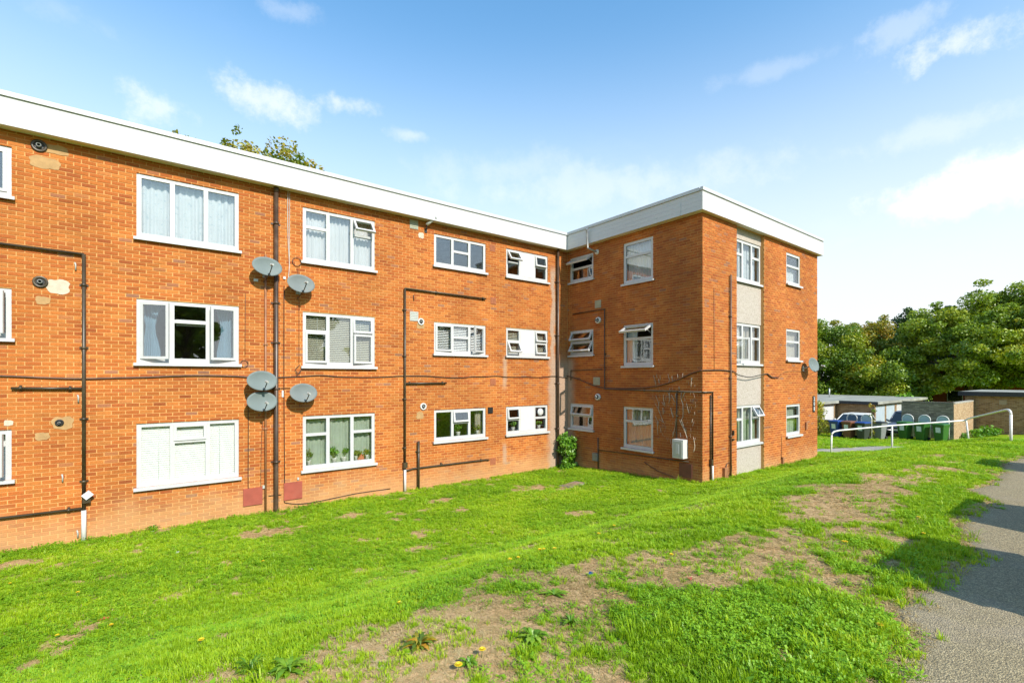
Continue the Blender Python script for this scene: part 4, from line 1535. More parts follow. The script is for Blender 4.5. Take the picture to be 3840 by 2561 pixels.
# dead ivy stems on the shaded wall
VN = [[(75, 310), (100, 370), (115, 430), (115, 510), (150, 600), (185, 690)], [(180, 295), (185, 380), (205, 440)], [(435, 255), (430, 360), (455, 440), (455, 600), (430, 650)],
      [(410, 650), (450, 740), (490, 830), (515, 910)], [(430, 640), (465, 740), (495, 830)], [(355, 640), (345, 750), (310, 890)], [(245, 265), (270, 340), (255, 420)], [(270, 260), (262, 350)],
      [(295, 300), (350, 410)], [(490, 250), (450, 340)], [(95, 680), (105, 860)], [(160, 630), (185, 690)], [(280, 920), (290, 985)], [(605, 900), (622, 1020), (605, 1100)],
      [(505, 420), (540, 560)], [(45, 30), (80, 160)], [(115, 80), (125, 140)], [(245, 10), (270, 110)], [(300, 40), (310, 110)], [(455, 0), (450, 60)], [(575, 60), (570, 190)],
      [(590, 640), (580, 690)], [(620, 540), (620, 580)], [(285, 480), (300, 560), (320, 610)], [(65, 420), (110, 500), (140, 580)], [(175, 480), (180, 570)], [(355, 280), (350, 350)], [(380, 10), (385, 70)],
      [(400, 190), (405, 225)], [(160, 400), (200, 460)], [(70, 600), (110, 690), (100, 740)], [(120, 640), (170, 680)], [(140, 760), (150, 830)], [(85, 20), (95, 70)], [(135, 30), (140, 90)], [(420, 830), (425, 890)], [(300, 1000), (310, 1060)]]
dv = empty('dead_ivy', TB(-8.0, 0, .4), 'bleached dead ivy stems clinging to the shaded brick wall', 'plant')
for q in VN:
    m = MB(); m.tube(bez(wp(TB, [PB('zI', *p) for p in q], .014), 3), random.uniform(.006, .011), 5); m.build('stem', 'stem_pale', dv)
for k in range(110):
    x0, y0 = random.uniform(20, 640), random.uniform(20, 900)
    m = MB(); q = [(x0, y0), (x0 + random.uniform(-15, 15), y0 + random.uniform(20, 55))]
    m.tube(wp(TB, [PB('zI', *p) for p in q], .010), .0032, 4); m.build('stem', 'stem_pale', dv)


# ------------------------------------------------------------------ dishes, camera, plaque
def dish(T, u, z, mat, label, yaw=0.0, tilt=14, sx=.33, sy=.235, off=.30, wall_du=-.0, group='satellite dishes on the orange wall'):
    loc = Vector(T(u, 0, z - .25))
    root = empty('satellite_dish', loc, label, 'satellite dish', group)
    c = Vector(T(u, off, z))
    base = {TA: 0.0, TB: -90.0, TC: 0.0}[T]
    M = Matrix.Translation(c) @ Matrix.Rotation(RD(base + yaw), 4, 'Z') @ Matrix.Rotation(RD(-tilt), 4, 'X') @ Matrix.Rotation(RD(90), 4, 'X')
    # local: x right, y up, z towards the viewer
    m = MB()
    n, k = 32, 6
    V = []; F = []
    for side in (0, 1):
        for j in range(k + 1):
            r = j / k
            for i in range(n):
                a = 2 * math.pi * i / n
                V.append(M @ Vector((sx * r * math.cos(a), sy * r * math.sin(a), .055 * r * r - .055 - side * .006)))
    st = (k + 1) * n
    for side in (0, 1):
        for j in range(k):
            for i in range(n):
                q = (j * n + i, j * n + (i + 1) % n, (j + 1) * n + (i + 1) % n, (j + 1) * n + i)
                q = tuple(x + side * st for x in q)
                F.append(q if side == 0 else q[::-1])
    F += [(k * n + i, k * n + (i + 1) % n, st + k * n + (i + 1) % n, st + k * n + i) for i in range(n)]
    m.add(V, F, None, True)
    m.build('reflector', mat, root)
    m = MB(); m.tube([M @ Vector((0, -sy * .97, -.01)), M @ Vector((0, -sy * .9, .12)), M @ Vector((0, -sy * .45, .33))], .011, 6); m.build('arm', 'dish_dark', root)
    m = MB(); m.tube([M @ Vector((0, -sy * .5, .345)), M @ Vector((0, -sy * .36, .255))], .024, 10); m.tube([M @ Vector((0, -sy * .36, .255)), M @ Vector((0, -sy * .33, .235))], .032, 10)
    m.build('receiver_head', 'galv', root)
    b = M @ Vector((0, 0, -.06))
    wall = Vector(T(u + wall_du, 0, z - .12))
    m = MB(); m.tube([b, (b + wall) / 2 + Vector((0, 0, -.02)), wall + (Vector(T(u, .03, z)) - Vector(T(u, 0, z)))], .018, 8); m.build('mount', 'galv', root)
    m = MB(); m.box(u + wall_du - .05, u + wall_du + .05, -.002, .02, z - .22, z - .04, T); m.build('wall_plate', 'galv', root)
    m = MB(); m.tube(bez([M @ Vector((0, -sy * .97, -.03)), Vector(T(u - .04, .1, z - sy - .12)), Vector(T(u - .02, .02, z - sy - .05))], 4), .005, 5); m.build('lead', 'cable_black', root)
    return root


def dpos(zm, x, y, off=.30):
    d = zray(zm, x, y); t = (YA - off) / d[1]
    return d[0] * t, EYE + d[2] * t


for zm, x, y, mt, lb, tl in (('z4', 497, 977, 'dish', 'grey satellite dish overlapping the fat downpipe below a top floor window', 16),
                             ('z4', 808, 1135, 'dish_rust', 'grey satellite dish hung from the white cable below the top floor curtains', 16),
                             ('z5', 360, 543, 'dish', 'paler upper satellite dish of the stacked pair beside the downpipe', 14),
                             ('z5', 360, 695, 'dish', 'lower satellite dish of the stacked pair beside the downpipe', 14),
                             ('z5', 665, 632, 'dish_rust', 'weathered satellite dish below the slatted blind window', 16)):
    u, z = dpos(zm, x, y)
    dish(TA, u, z, mt, lb, yaw=8, tilt=tl)
d = zray('zC', 1182, 308); t = (YC - .30) / d[1]
dish(TC, d[0] * t, EYE + d[2] * t, 'dish', 'satellite dish turned sideways at the end of the gable', yaw=-8, tilt=12, sx=.31, sy=.26, wall_du=-.15, group=None)

cu, cz_ = PA('z6', 318, 205)
cr = empty('security_camera', TA(cu, 0, cz_ - .1), 'white bullet security camera under the fascia beside a grey vent', 'camera')
ce = PA('z6', 378, 130)
m = MB(); m.tube([TA(cu, .10, cz_ + .05), TA(cu + .13, .17, cz_ + .17), TA(cu + .19, .20, cz_ + .225)], .045, 14); m.build('body', 'white', cr)
m = MB(); m.tube([TA(cu + .19, .20, cz_ + .225), TA(cu + .24, .225, cz_ + .27)], .049, 14); m.build('hood', 'bin_grey', cr)
m = MB(); m.tube([TA(cu + .02, .0, cz_ - .1), TA(cu + .01, .06, cz_ - .06), TA(cu + .02, .1, cz_ + .05)], .016, 8); m.build('bracket', 'black', cr)
m = MB(); m.box(cu - .02, cu + .06, -.002, .02, cz_ - .15, cz_ - .05, TA); m.build('base', 'black', cr)

su, sz = PC('zC', 1178, 692)
sg = empty('number_plaque', TC(su, 0, sz - .29), 'tall black plaque with three white characters on the gable', 'sign')
m = MB()
n = 8; w_, h_, rr = .10, .30, .05
out = []
for (cxq, czq, a0) in ((w_ - rr, h_ - rr, 0), (-w_ + rr, h_ - rr, 90), (-w_ + rr, -h_ + rr, 180), (w_ - rr, -h_ + rr, 270)):
    for k in range(n + 1):
        a = RD(a0 + 90 * k / n); out.append((su + cxq + rr * math.cos(a), sz + czq + rr * math.sin(a)))
N_ = len(out)
V = [TC(u, .02, z) for u, z in out] + [TC(u, 0, z) for u, z in out]
m.add(V, [tuple(range(N_))] + [(i, N_ + i, N_ + (i + 1) % N_, (i + 1) % N_) for i in range(N_)]); m.build('plate', 'black', sg)
for k, ch in enumerate('208'):
    cu_ = bpy.data.curves.new('digit', 'FONT'); cu_.body = ch; cu_.size = .19; cu_.align_x = 'CENTER'; cu_.align_y = 'CENTER'; cu_.extrude = .003; cu_.offset = .006
    to = bpy.data.objects.new('digit', cu_); COL.objects.link(to)
    dg = bpy.context.evaluated_depsgraph_get(); me = bpy.data.meshes.new_from_object(to.evaluated_get(dg))
    bpy.data.objects.remove(to)
    me.materials.clear(); me.materials.append(MATS['white'])
    o = bpy.data.objects.new('digit', me); COL.objects.link(o); o.parent = sg
    o.location = Vector(TC(su, .024, sz + .18 - k * .18)) - WL[sg]
    o.rotation_euler = (RD(90), 0, 0)


# ------------------------------------------------------------------ foliage helpers
def leaf_cloud(mb, centers, n_each, size, flat=.6, up=.5, rnd=None, tbase=None, tv=.25, aspect=.6):
    """many small pointed leaves scattered through ellipsoidal clumps"""
    R_ = rnd or rng
    for ci, (c, rad) in enumerate(centers):
        n = max(3, int(n_each * (rad ** 2)))
        d = R_.normal(size=(n, 3)); d /= np.linalg.norm(d, axis=1)[:, None]
        r = rad * R_.random(n) ** .45
        P = np.array(c) + d * r[:, None] * np.array([1, 1, flat])
        nv = R_.normal(size=(n, 3)) * .8 + d * .5 + np.array([0, 0, up]); nv /= np.linalg.norm(nv, axis=1)[:, None]
        a = np.cross(nv, R_.normal(size=(n, 3))); a /= np.linalg.norm(a, axis=1)[:, None] + 1e-9
        b = np.cross(nv, a)
        s = size * (.6 + .8 * R_.random(n))[:, None]
        v0 = P - a * s; v1 = P + b * s * aspect - a * s * .1; v2 = P + a * s; v3 = P - b * s * aspect - a * s * .1
        V = np.stack([v0, v1, v2, v3], 1).reshape(-1, 3)
        k = len(mb.v)
        mb.v.extend(map(tuple, V))
        mb.f.extend((k + 4 * i, k + 4 * i + 1, k + 4 * i + 2, k + 4 * i + 3) for i in range(n))
        mb.sm.extend([False] * n)
        tb = (R_.random() if tbase is None else tbase)
        tv_ = np.clip(tb * .62 + R_.random(n) * .38 if tbase is None else tb + (R_.random(n) - .5) * tv * 2, 0, 1)
        mb.t.extend((t, t, t) for t in np.repeat(tv_, 4))


def tree(name, label, loc, h, rx, rz, mat, seed, n_cl=60, n_leaf=150, leaf=.24, clr=(.9, 1.7), flat=.6, trunk_r=.28, cz=None, group=None, low=.25):
    R_ = np.random.default_rng(seed)
    rd = random.Random(seed)
    root = empty(name, loc, label, 'tree', group)
    L = Vector(loc)
    cz = h - rz if cz is None else cz
    centers = []
    for i in range(n_cl):
        for _ in range(40):
            d = R_.normal(size=3); d /= np.linalg.norm(d)
            if d[2] > -.75: break
        r = (.45 + .55 * R_.random() ** .6)
        wob = min(1 + .18 * math.sin(3 * math.atan2(d[1], d[0]) + seed) + .10 * R_.normal(), 1.12 / r)
        c = np.array([d[0] * rx * r * wob, d[1] * rx * r * wob, cz + d[2] * rz * r * (1 + .05 * R_.normal())])
        if c[2] < h * low * .6: c[2] = h * low * .6 + R_.random()
        centers.append((c + np.array(loc), R_.uniform(*clr)))
    # small outlying sprays that break the outline
    for i in range(n_cl):
        c, r = centers[R_.integers(n_cl)]
        dd = (c - np.array(loc) - np.array([0, 0, cz])); dd /= np.linalg.norm(dd) + 1e-6
        centers.append((c + dd * r * R_.uniform(.6, .95) + R_.normal(size=3) * .2, r * R_.uniform(.22, .45)))
    tk = MB()
    top = L + Vector((rd.uniform(-.4, .4), rd.uniform(-.4, .4), cz + rz * .35))
    P = [L + Vector((0, 0, -.3)), L + Vector((.05, 0, h * .15)), L.lerp(top, .5) + Vector((rd.uniform(-.2, .2), rd.uniform(-.2, .2), 0)), top]
    tk.tube(bez(P, 4), [trunk_r * (1.25 - 1.15 * i / 12) for i in range(13)], 9)
    tr = tk.build('trunk', 'bark', root)
    for i in range(12):
        c = Vector(centers[i * (n_cl // 12)][0])
        s = L.lerp(top, rd.uniform(.3, .85))
        mid = s.lerp(c, .5) + Vector((0, 0, .25 * (c - s).length * .5))
        b_ = MB(); b_.tube(bez([s, mid, c], 3), trunk_r * .36, 6, r2=.03); b_.build('limb', 'bark', tr)
    cr_ = MB()
    leaf_cloud(cr_, centers, n_leaf, leaf, flat, .45, R_)
    cr_.build('crown', mat, root)
    return root


def ground_at(u, Fd):
    r = (u - CX) / FPX
    x, y = Fd * (cC + sC * r), Fd * (sC - cC * r)
    return (x, y, float(terr(x, y)))


# trees beyond the garages
tree('ash_tree', 'large light green layered tree behind the pale brick return wall', ground_at(3640, 48), 11.9, 5.9, 5.7, 'leaf_lime', 3, 130, 360, 0.125, (.8, 1.7), .62, .34)
tree('ash_tree', 'tall light green tree behind the garage with a black roof edge', ground_at(3860, 47), 12.6, 5.6, 6.0, 'leaf_lime', 5, 125, 360, 0.125, (.8, 1.7), .62, .34)
tree('dark_tree', 'dark green tree filling the gap between the lime-green and autumn trees', ground_at(3405, 60), 11.8, 4.4, 5.9, 'leaf_dark', 7, 70, 360, 0.141, (1.1, 2.0), .8, .3)
tree('dark_tree', 'dark green tree behind the light green layered tree', ground_at(3560, 66), 13.2, 6.0, 6.6, 'leaf_dark', 9, 70, 360, 0.150, (1.2, 2.2), .8, .3)
tree('autumn_tree', 'yellowing round tree behind the garages, the one beside the dark tree', ground_at(3275, 56), 9.9, 3.5, 4.6, 'leaf_autumn', 12, 64, 360, 0.120, (.8, 1.6), .75, .26)
tree('autumn_tree', 'yellowing tree behind the garages, the middle of three', ground_at(3185, 58), 10.3, 3.6, 4.9, 'leaf_autumn', 13, 64, 360, 0.120, (.8, 1.6), .75, .26)
tree('maple_tree', 'green tree with turning leaves rising just past the gable corner', ground_at(3085, 54), 10.2, 3.9, 4.9, 'leaf_mid', 14, 66, 360, 0.120, (.8, 1.6), .75, .26)
tree('maple_tree', 'mid green low tree hanging over the garage roof', ground_at(3300, 50), 6.4, 3.0, 3.0, 'leaf_mid', 15, 46, 360, 0.110, (.7, 1.4), .75, .2)
tree('dark_tree', 'dark bushy tree close behind the screen wall', ground_at(3470, 60), 8.0, 4.2, 3.8, 'leaf_dark', 16, 56, 360, 0.120, (.9, 1.6), .75, .22)
tree('dark_tree', 'dark bushy tree between the screen wall and black-edged garage', ground_at(3660, 60), 7.4, 5.0, 3.6, 'leaf_dark', 17, 60, 360, 0.131, (.9, 1.6), .75, .22)
# the tree whose top shows over the roof
d = px_dir(965, 1000); t = 26.0 / d[1]
tree('sycamore_tree', 'yellow-green tree top showing over the white fascia and flat roof', (d[0] * t, 26.0, 0.0), 14.4, 3.4, 3.3, 'leaf_autumn', 23, 230, 420, .08, (.45, .85), .8, .26, cz=11.0)
# trees across the road behind the viewpoint, seen only mirrored in the panes
k = 0
for (x, y, h, mt) in ((-16, -30, 11, 'leaf_mid'), (-7, -34, 13, 'leaf_dark'), (3, -31, 10, 'leaf_mid'), (13, -36, 13, 'leaf_lime'), (25, -33, 11, 'leaf_mid'), (-27, -26, 12, 'leaf_dark')):
    lbs = ['mid green tree across the road opposite the left windows', 'tall dark tree across the road', 'small mid green tree across the road', 'tall lime green tree across the road', 'mid green tree across the road opposite the gable', 'dark tree at the far bend of the road']
    tree('roadside_tree', lbs[k], (x, y, 1.55), h, 4.6, h * .42, mt, 40 + k, 40, 70, .34, (1.1, 2.0), .75, .3, group='trees across the road')
    k += 1


def shrub(name, label, centers, mat, leaf, n, seed, stems, flat=.8, aspect=.6):
    R_ = np.random.default_rng(seed)
    A = np.array([c for c, _ in centers])
    base = (A[:, 0].mean(), A[:, 1].mean(), float(terr(A[:, 0].mean(), A[:, 1].mean())))
    root = empty(name, base, label, 'shrub')
    m = MB()
    for i in range(stems):
        c = centers[R_.integers(len(centers))][0]
        m.tube([Vector(base) + Vector((R_.normal() * .06, R_.normal() * .06, -.05)), (Vector(base) + Vector(c)) / 2 + Vector((0, 0, .05)), Vector(c)], .014, 5, r2=.004)
    m.build('stems', 'bark', root)
    m = MB(); leaf_cloud(m, centers, n, leaf, flat, .3, R_, aspect=aspect); m.build('foliage', mat, root)
    return root


R5 = np.random.default_rng(5)
cs = []
for i in range(46):
    z = R5.uniform(.05, 1.18); w_ = .30 * (1 - .35 * (z / 1.2) ** 2)
    cs.append((np.array([11.78 + R5.uniform(-w_, w_) , 12.28 + R5.uniform(-.2, .2) , z]), R5.uniform(.12, .2)))
shrub('ivy_bush', 'bright green leafy bush growing in the inner brick corner', cs, 'leaf_ivy', .05, 2600, 31, 9)
cs = []
yx, yy, yz = ground_at(3074, 31.5)
for i in range(60):
    z = R5.uniform(.0, 2.15); w_ = .62 * (1 - (z / 2.3) ** 1.4) + .04
    a_ = R5.uniform(0, 6.28); r_ = w_ * R5.random() ** .5
    cs.append((np.array([yx + r_ * math.cos(a_), yy + r_ * math.sin(a_), yz + z]), R5.uniform(.14, .24)))
shrub('golden_conifer', 'golden yellow conifer beside the blue bin', cs, 'leaf_yellow', .08, 620, 33, 5, 1.2, .35)
cs = []
for i in range(30):
    u_ = R5.uniform(3612, 3758); g = ground_at(u_, R5.uniform(29.5, 31))
    cs.append((np.array([g[0], g[1], g[2] + R5.uniform(.1, .65) * (1 - abs(u_ - 3700) / 120)]), R5.uniform(.18, .34)))
shrub('low_shrub', 'spreading low green shrub at the foot of the brown garage wall', cs, 'leaf_ivy', .085, 330, 34, 6)
cs = []
for i in range(26):
    u_ = R5.uniform(3335, 3415); g = ground_at(u_, 44)
    cs.append((np.array([g[0], g[1], g[2] + R5.uniform(.2, 2.4)]), R5.uniform(.3, .5)))
shrub('bright_shrub', 'bright green shrub rising behind the garage roof', cs, 'leaf_ivy', .14, 170, 35, 6)

# tall faded plant beside the grey bin
px_, py_, pz_ = ground_at(3272, 29.6)
tp = empty('tall_plant', (px_, py_, pz_), 'tall fading sunflower-like plant between the blue-lidded and grey bins', 'plant')
m = MB(); m.tube(bez([(px_, py_, pz_ - .05), (px_ + .03, py_ - .02, pz_ + .8), (px_ - .03, py_ + .03, pz_ + 1.6), (px_ - .06, py_ + .05, pz_ + 2.1)], 4), .022, 6, r2=.010); m.build('stem', 'stem_green', tp)
m = MB()
leaf_cloud(m, [(np.array([px_ - .06, py_ + .05, pz_ + 2.05]), .16), (np.array([px_ + .05, py_ - .1, pz_ + 1.75]), .13), (np.array([px_ - .1, py_ + .1, pz_ + 1.45]), .12), (np.array([px_ + .05, py_ - .05, pz_ + 1.1]), .16)], 700, .07, 1, .2, R5)
m.build('foliage', 'leaf_autumn', tp)
m = MB()
leaf_cloud(m, [(np.array([px_ + R5.uniform(-.3, .3), py_ + R5.uniform(-.4, .4), pz_ + R5.uniform(.05, .6)]), .12) for _ in range(16)], 500, .05, 1, .2, R5)
m.build('flowers', 'leaf_yellow', tp)


# ------------------------------------------------------------------ garages, screen walls, far house
def brick_panel(root, T, u0, u1, z0, z1, holes, bm, mm):
    m = MB(); wall_grid(m, T, u0, u1, z0, z1, holes, d=-.006, rev=.1); w_ = m.build('wall', mm, root)
    r = MB()
    for q in brick_rects(u0, u1, z0, z1, holes): add_brick(r, q, T, dep=.02)
    tag(r.build('brickwork', bm, w_), kind='stuff')


GZ = -.84
XG, YG1, YG2 = 43.0, 14.4, 11.9
gar = empty('garage_block', (46, 16, GZ), 'low brown brick garages with grey felt roof and white doors', 'garage')
T1 = lambda u, d, z: (u, YG1 - d, z)
T2 = lambda u, d, z: (XG - d, -u, z)
T3 = lambda u, d, z: (u, YG2 - d, z)
zt = 1.22
dz0 = GZ + .02
d1 = [(34.6, 36.9), (37.3, 39.6), (40.35, 42.65)]
brick_panel(gar, T1, 34.0, XG, GZ - .3, zt, [(a, b, dz0, zt - .12) for a, b in d1], 'buff_brick', 'buff_mortar')
brick_panel(gar, T2, -YG1, -YG2, GZ - .3, zt, [], 'buff_brick', 'buff_mortar')
d2 = [(43.25, 45.5), (45.7, 47.95), (48.3, 50.5), (50.8, 53.0)]
brick_panel(gar, T3, XG, 56, GZ - .3, zt, [(a, b, dz0, zt - .12) for a, b in d2], 'buff_brick', 'buff_mortar')
for (T, ds, mts) in ((T1, d1, ('door_grey', 'door_grey', 'door_white')), (T3, d2, ('door_blue', 'door_blue', 'door_white', 'door_white'))):
    for (a, b), mt in zip(ds, mts):
        m = MB(); m.box(a + .06, b - .06, -.10, -.05, dz0, zt - .18, T); dr = m.build('door', mt, gar)
        for k in range(1, 9):
            q = MB(); uu = a + .06 + (b - a - .12) * k / 9; q.box(uu - .012, uu + .012, -.05, -.035, dz0 + .05, zt - .22, T); q.build('rib', mt, dr)
        m = MB(); m.tube([T((a + b) / 2 - .06, -.02, dz0 + .75), T((a + b) / 2 + .06, -.02, dz0 + .75)], .015, 6); m.build('handle', 'black', dr)
        m = MB()
        m.box(a, a + .06, -.11, -.02, dz0, zt - .12, T); m.box(b - .06, b, -.11, -.02, dz0, zt - .12, T); m.box(a + .06, b - .06, -.11, -.02, zt - .18, zt - .12, T)
        m.build('door_frame', 'timber', gar)
m = MB()
m.box(33.6, XG - .2, YG1 - .22, 20.6, zt + .02, zt + .2)
m.box(XG - .2, 56.4, YG2 - .22, 20.6, zt + .02, zt + .205)
m.build('roof', 'garage_felt', gar)
m = MB(); m.box(XG - .24, XG - .2, YG2 - .25, YG1 - .23, zt - .02, zt + .18); m.build('fascia_board', 'fascia_black', gar)
m = MB(); m.box(XG - .24, 56.4, YG2 - .27, YG2 - .225, zt + .0, zt + .19); m.build('fascia_board', 'garage_felt', gar)
m = MB(); m.box(33.6, XG - .24, YG1 - .27, YG1 - .225, zt + .0, zt + .19); m.build('fascia_board', 'garage_felt', gar)
m = MB(); m.box(34.1, 55.9, 20.4, 20.5, GZ - .3, zt + .02); m.box(55.9, 56, YG2 + .01, 20.4, GZ - .3, zt + .02); m.build('rear_wall', 'buff_mortar', gar)
g0 = ground_at(3131, 43)
m = MB(); m.tube([(g0[0], 17, zt + .15), (g0[0], 17, zt + 1.0)], .05, 8); m.build('vent_pipe', 'galv', gar)

XS, YS0, YS1 = 38.5, 6.73, 9.24
scr = empty('screen_wall', (41.4, YS0, GZ), 'brick bin screen with shade-greyed face and pale sunlit return wall', 'wall')
TS = lambda u, d, z: (XS - d, -u, z)
TS2 = lambda u, d, z: (u, YS0 - d, z)
brick_panel(scr, TS, -YS1, -YS0, GZ - .3, 1.60, [], 'shade_grey_brick', 'shade_grey_mortar')
brick_panel(scr, TS2, XS, 44.3, GZ - .3, 1.60, [], 'sunlit_pale_brick', 'sunlit_pale_mortar')
TS3 = lambda u, d, z: (u, YS1 + d, z)
m = MB(); m.box(XS + .21, XS + .23, YS0 + .2, YS1 - .01, GZ - .3, 1.6); m.box(XS + .01, XS + .21, YS1 - .02, YS1 - .002, GZ - .3, 1.6); m.box(XS + .22, 44.3, YS0 + .19, YS0 + .22, GZ - .3, 1.6); m.build('rear_face', 'shade_grey_mortar', scr)
u_ = YS0 + .0
while u_ < YS1 - .05:   # coping of bricks on edge
    m = MB(); m.box(XS - .012, XS + .235, u_ + .005, u_ + .068, 1.606, 1.715); m.build('coping_brick', 'shade_grey_mortar', scr); u_ += .075
m = MB(); m.box(XS + .245, 44.3, YS0 - .015, YS0 + .23, 1.606, 1.69); m.build('coping', 'concrete', scr)

g2 = empty('garage', (47.5, 2.0, -.5), 'brown brick garage with a black flat roof edge beside the pale return wall', 'garage')
TG = lambda u, d, z: (44.4 - d, -u, z)
brick_panel(g2, TG, -7.2, 6.0, -1.0, 1.98, [], 'buff_brick', 'buff_mortar')
u_, z_ = 0, 0
m = MB(); m.box(44.15, 52.3, -6.2, 7.5, 2.10, 2.26); m.build('roof', 'garage_felt', g2)
m = MB(); m.box(44.10, 44.148, -6.25, 7.5, 1.98, 2.27); m.build('fascia_board', 'fascia_black', g2)
m = MB(); m.box(44.41, 52, 7.0, 7.2, -1.0, 2.1); m.box(51.9, 52, -6, 7.0, -1, 2.1); m.box(44.41, 51.9, -6.1, -6, -1, 2.1); m.build('side_wall', 'buff_mortar', g2)
m = MB(); m.box(44.38, 44.395, 5.2, 5.55, 1.45, 1.75); m.build('air_vent', 'buff_mortar', g2)

lw = empty('low_wall', (36.9, 13.2, GZ), 'low dark brick wall behind the blue and brown bins', 'wall')
TLw = lambda u, d, z: (36.9 - d, -u, z)
brick_panel(lw, TLw, -16.0, -9.9, GZ - .3, .24, [], 'buff_brick', 'buff_mortar')
m = MB(); m.box(36.86, 37.14, 9.88, 16, .246, .32); m.build('coping', 'fascia_black', lw)
m = MB(); m.box(37.1, 37.12, 9.9, 16, GZ - .3, .24); m.box(36.91, 37.1, 9.9, 9.92, GZ - .3, .24); m.build('rear_face', 'buff_mortar', lw)

hs = empty('brick_house', (74, 9, -.6), 'red brick house glimpsed under the trees', 'house')
m = MB(); m.box(70, 79, 3, 14, -.9, 4.6); m.build('wall', 'red_brick', hs)
m = MB(); m.add([(69.6, 2.6, 4.6), (79.4, 2.6, 4.6), (79.4, 14.4, 4.6), (69.6, 14.4, 4.6), (74.5, 2.6, 7.6), (74.5, 14.4, 7.6)], [(0, 1, 4), (1, 2, 5, 4), (2, 3, 5), (3, 0, 4, 5), (0, 3, 2, 1)]); m.build('roof', 'slate_roof', hs)
for y_ in (4.5, 8, 11.5):
    for z_ in (.6, 3.0):
        m = MB(); m.box(69.93, 69.99, y_, y_ + 1.3, z_, z_ + 1.2); wo = m.build('window', 'upvc', hs)
        m = MB(); m.box(69.90, 69.925, y_ + .08, y_ + 1.22, z_ + .08, z_ + 1.12); m.build('pane', 'dark_glass', wo)
m = MB(); m.box(69.85, 69.98, 2.9, 14.1, 4.42, 4.58); m.build('gutter', 'white', hs)


# ------------------------------------------------------------------ bins, hoops, rail
def make_bin(loc, rz, body, lid, label, sticker=True, tilt=0.0, group=None):
    root = empty('wheelie_bin', loc, label, 'bin', group, rz)
    L = True
    m = MB()   # front towards -x
    n = 6

    def ring(z, hx, hy, r):
        out = []
        for (sx, sy, a0) in ((1, 1, 0), (-1, 1, 90), (-1, -1, 180), (1, -1, 270)):
            for k in range(n):
                a = RD(a0 + 90 * k / (n - 1)); out.append((sx * (hx - r) + r * math.cos(a), sy * (hy - r) + r * math.sin(a), z))
        return out
    prof = [(.04, .24, .21, .04), (.10, .25, .215, .05), (.55, .30, .25, .05), (.92, .335, .275, .05), (.93, .355, .295, .05), (1.0, .36, .30, .05)]
    V = []; F = []
    for p in prof: V += ring(*p)
    q = 4 * n
    for j in range(len(prof) - 1):
        for i in range(q): F.append((j * q + i, j * q + (i + 1) % q, (j + 1) * q + (i + 1) % q, (j + 1) * q + i))
    F.append(tuple(range(q))[::-1])
    m.add(V, F); m.build('body', body, root, local=True)
    m = MB(); V = []; F = []
    prof = [(1.0, .375, .31, .06), (1.03, .375, .31, .06), (1.075, .31, .26, .08), (1.09, .2, .17, .08)]
    for p in prof: V += ring(*p)
    for j in range(len(prof) - 1):
        for i in range(q): F.append((j * q + i, j * q + (i + 1) % q, (j + 1) * q + (i + 1) % q, (j + 1) * q + i))
    F.append(tuple(range(3 * q, 4 * q))); F.append(tuple(range(q))[::-1])
    m.add(V, F); m.build('lid', lid, root, local=True)
    m = MB(); m.tube([(.37, -.24, .97), (.43, -.22, 1.0), (.43, .22, 1.0), (.37, .24, .97)], .016, 6); m.build('handle', body, root, local=True)
    for s in (-1, 1):
        m = MB(); m.tube([(.25, s * .235, .1), (.25, s * .285, .1)], .1, 16); w_ = m.build('wheel', 'tyre', root, local=True)
    m = MB(); m.tube([(.25, -.25, .1), (.25, .25, .1)], .014, 6); m.build('axle', 'galv', root, local=True)
    if sticker:
        m = MB(); m.add([(-.305, -.12, .55), (-.305, .12, .55), (-.340, .12, .86), (-.340, -.12, .86), (-.298, -.12, .55), (-.298, .12, .55), (-.333, .12, .86), (-.333, -.12, .86)],
                        [(0, 1, 2, 3), (4, 7, 6, 5), (0, 4, 5, 1), (2, 6, 7, 3), (1, 5, 6, 2), (3, 7, 4, 0)]); m.build('sticker', 'sticker', root, local=True)
    if tilt: root.rotation_euler = (0, RD(tilt), rz)
    return root


def place(u, X):
    r = (u - CX) / FPX
    Fd = X / (cC + sC * r)
    y = Fd * (sC - cC * r)
    return (X, y, float(terr(X, y)) - .005)


make_bin(place(3393, 37.3), RD(-14), 'bin_green', 'bin_green', 'green wheelie bin nearest the slate coloured car', group=None)
make_bin(place(3457, 37.3), RD(-14), 'bin_green', 'bin_green', 'middle green wheelie bin in front of the grey brick screen')
make_bin(place(3529, 37.3), RD(-14), 'bin_green', 'bin_green', 'green wheelie bin by the sunlit corner of the brick screen')
make_bin(place(3137, 35.0), RD(-12), 'bin_blue', 'bin_blue', 'blue wheelie bin with blue lid')
make_bin(place(3184, 35.0), RD(-12), 'bin_brown', 'bin_brown', 'brown wheelie bin with pale sticker')
make_bin(place(3236, 35.0), RD(-12), 'bin_dark', 'bin_blue', 'dark wheelie bin with a blue lid')
make_bin(place(3298, 36.0), RD(-10), 'bin_grey', 'black', 'grey wheelie bin with black lid beside the tall plant', sticker=False)


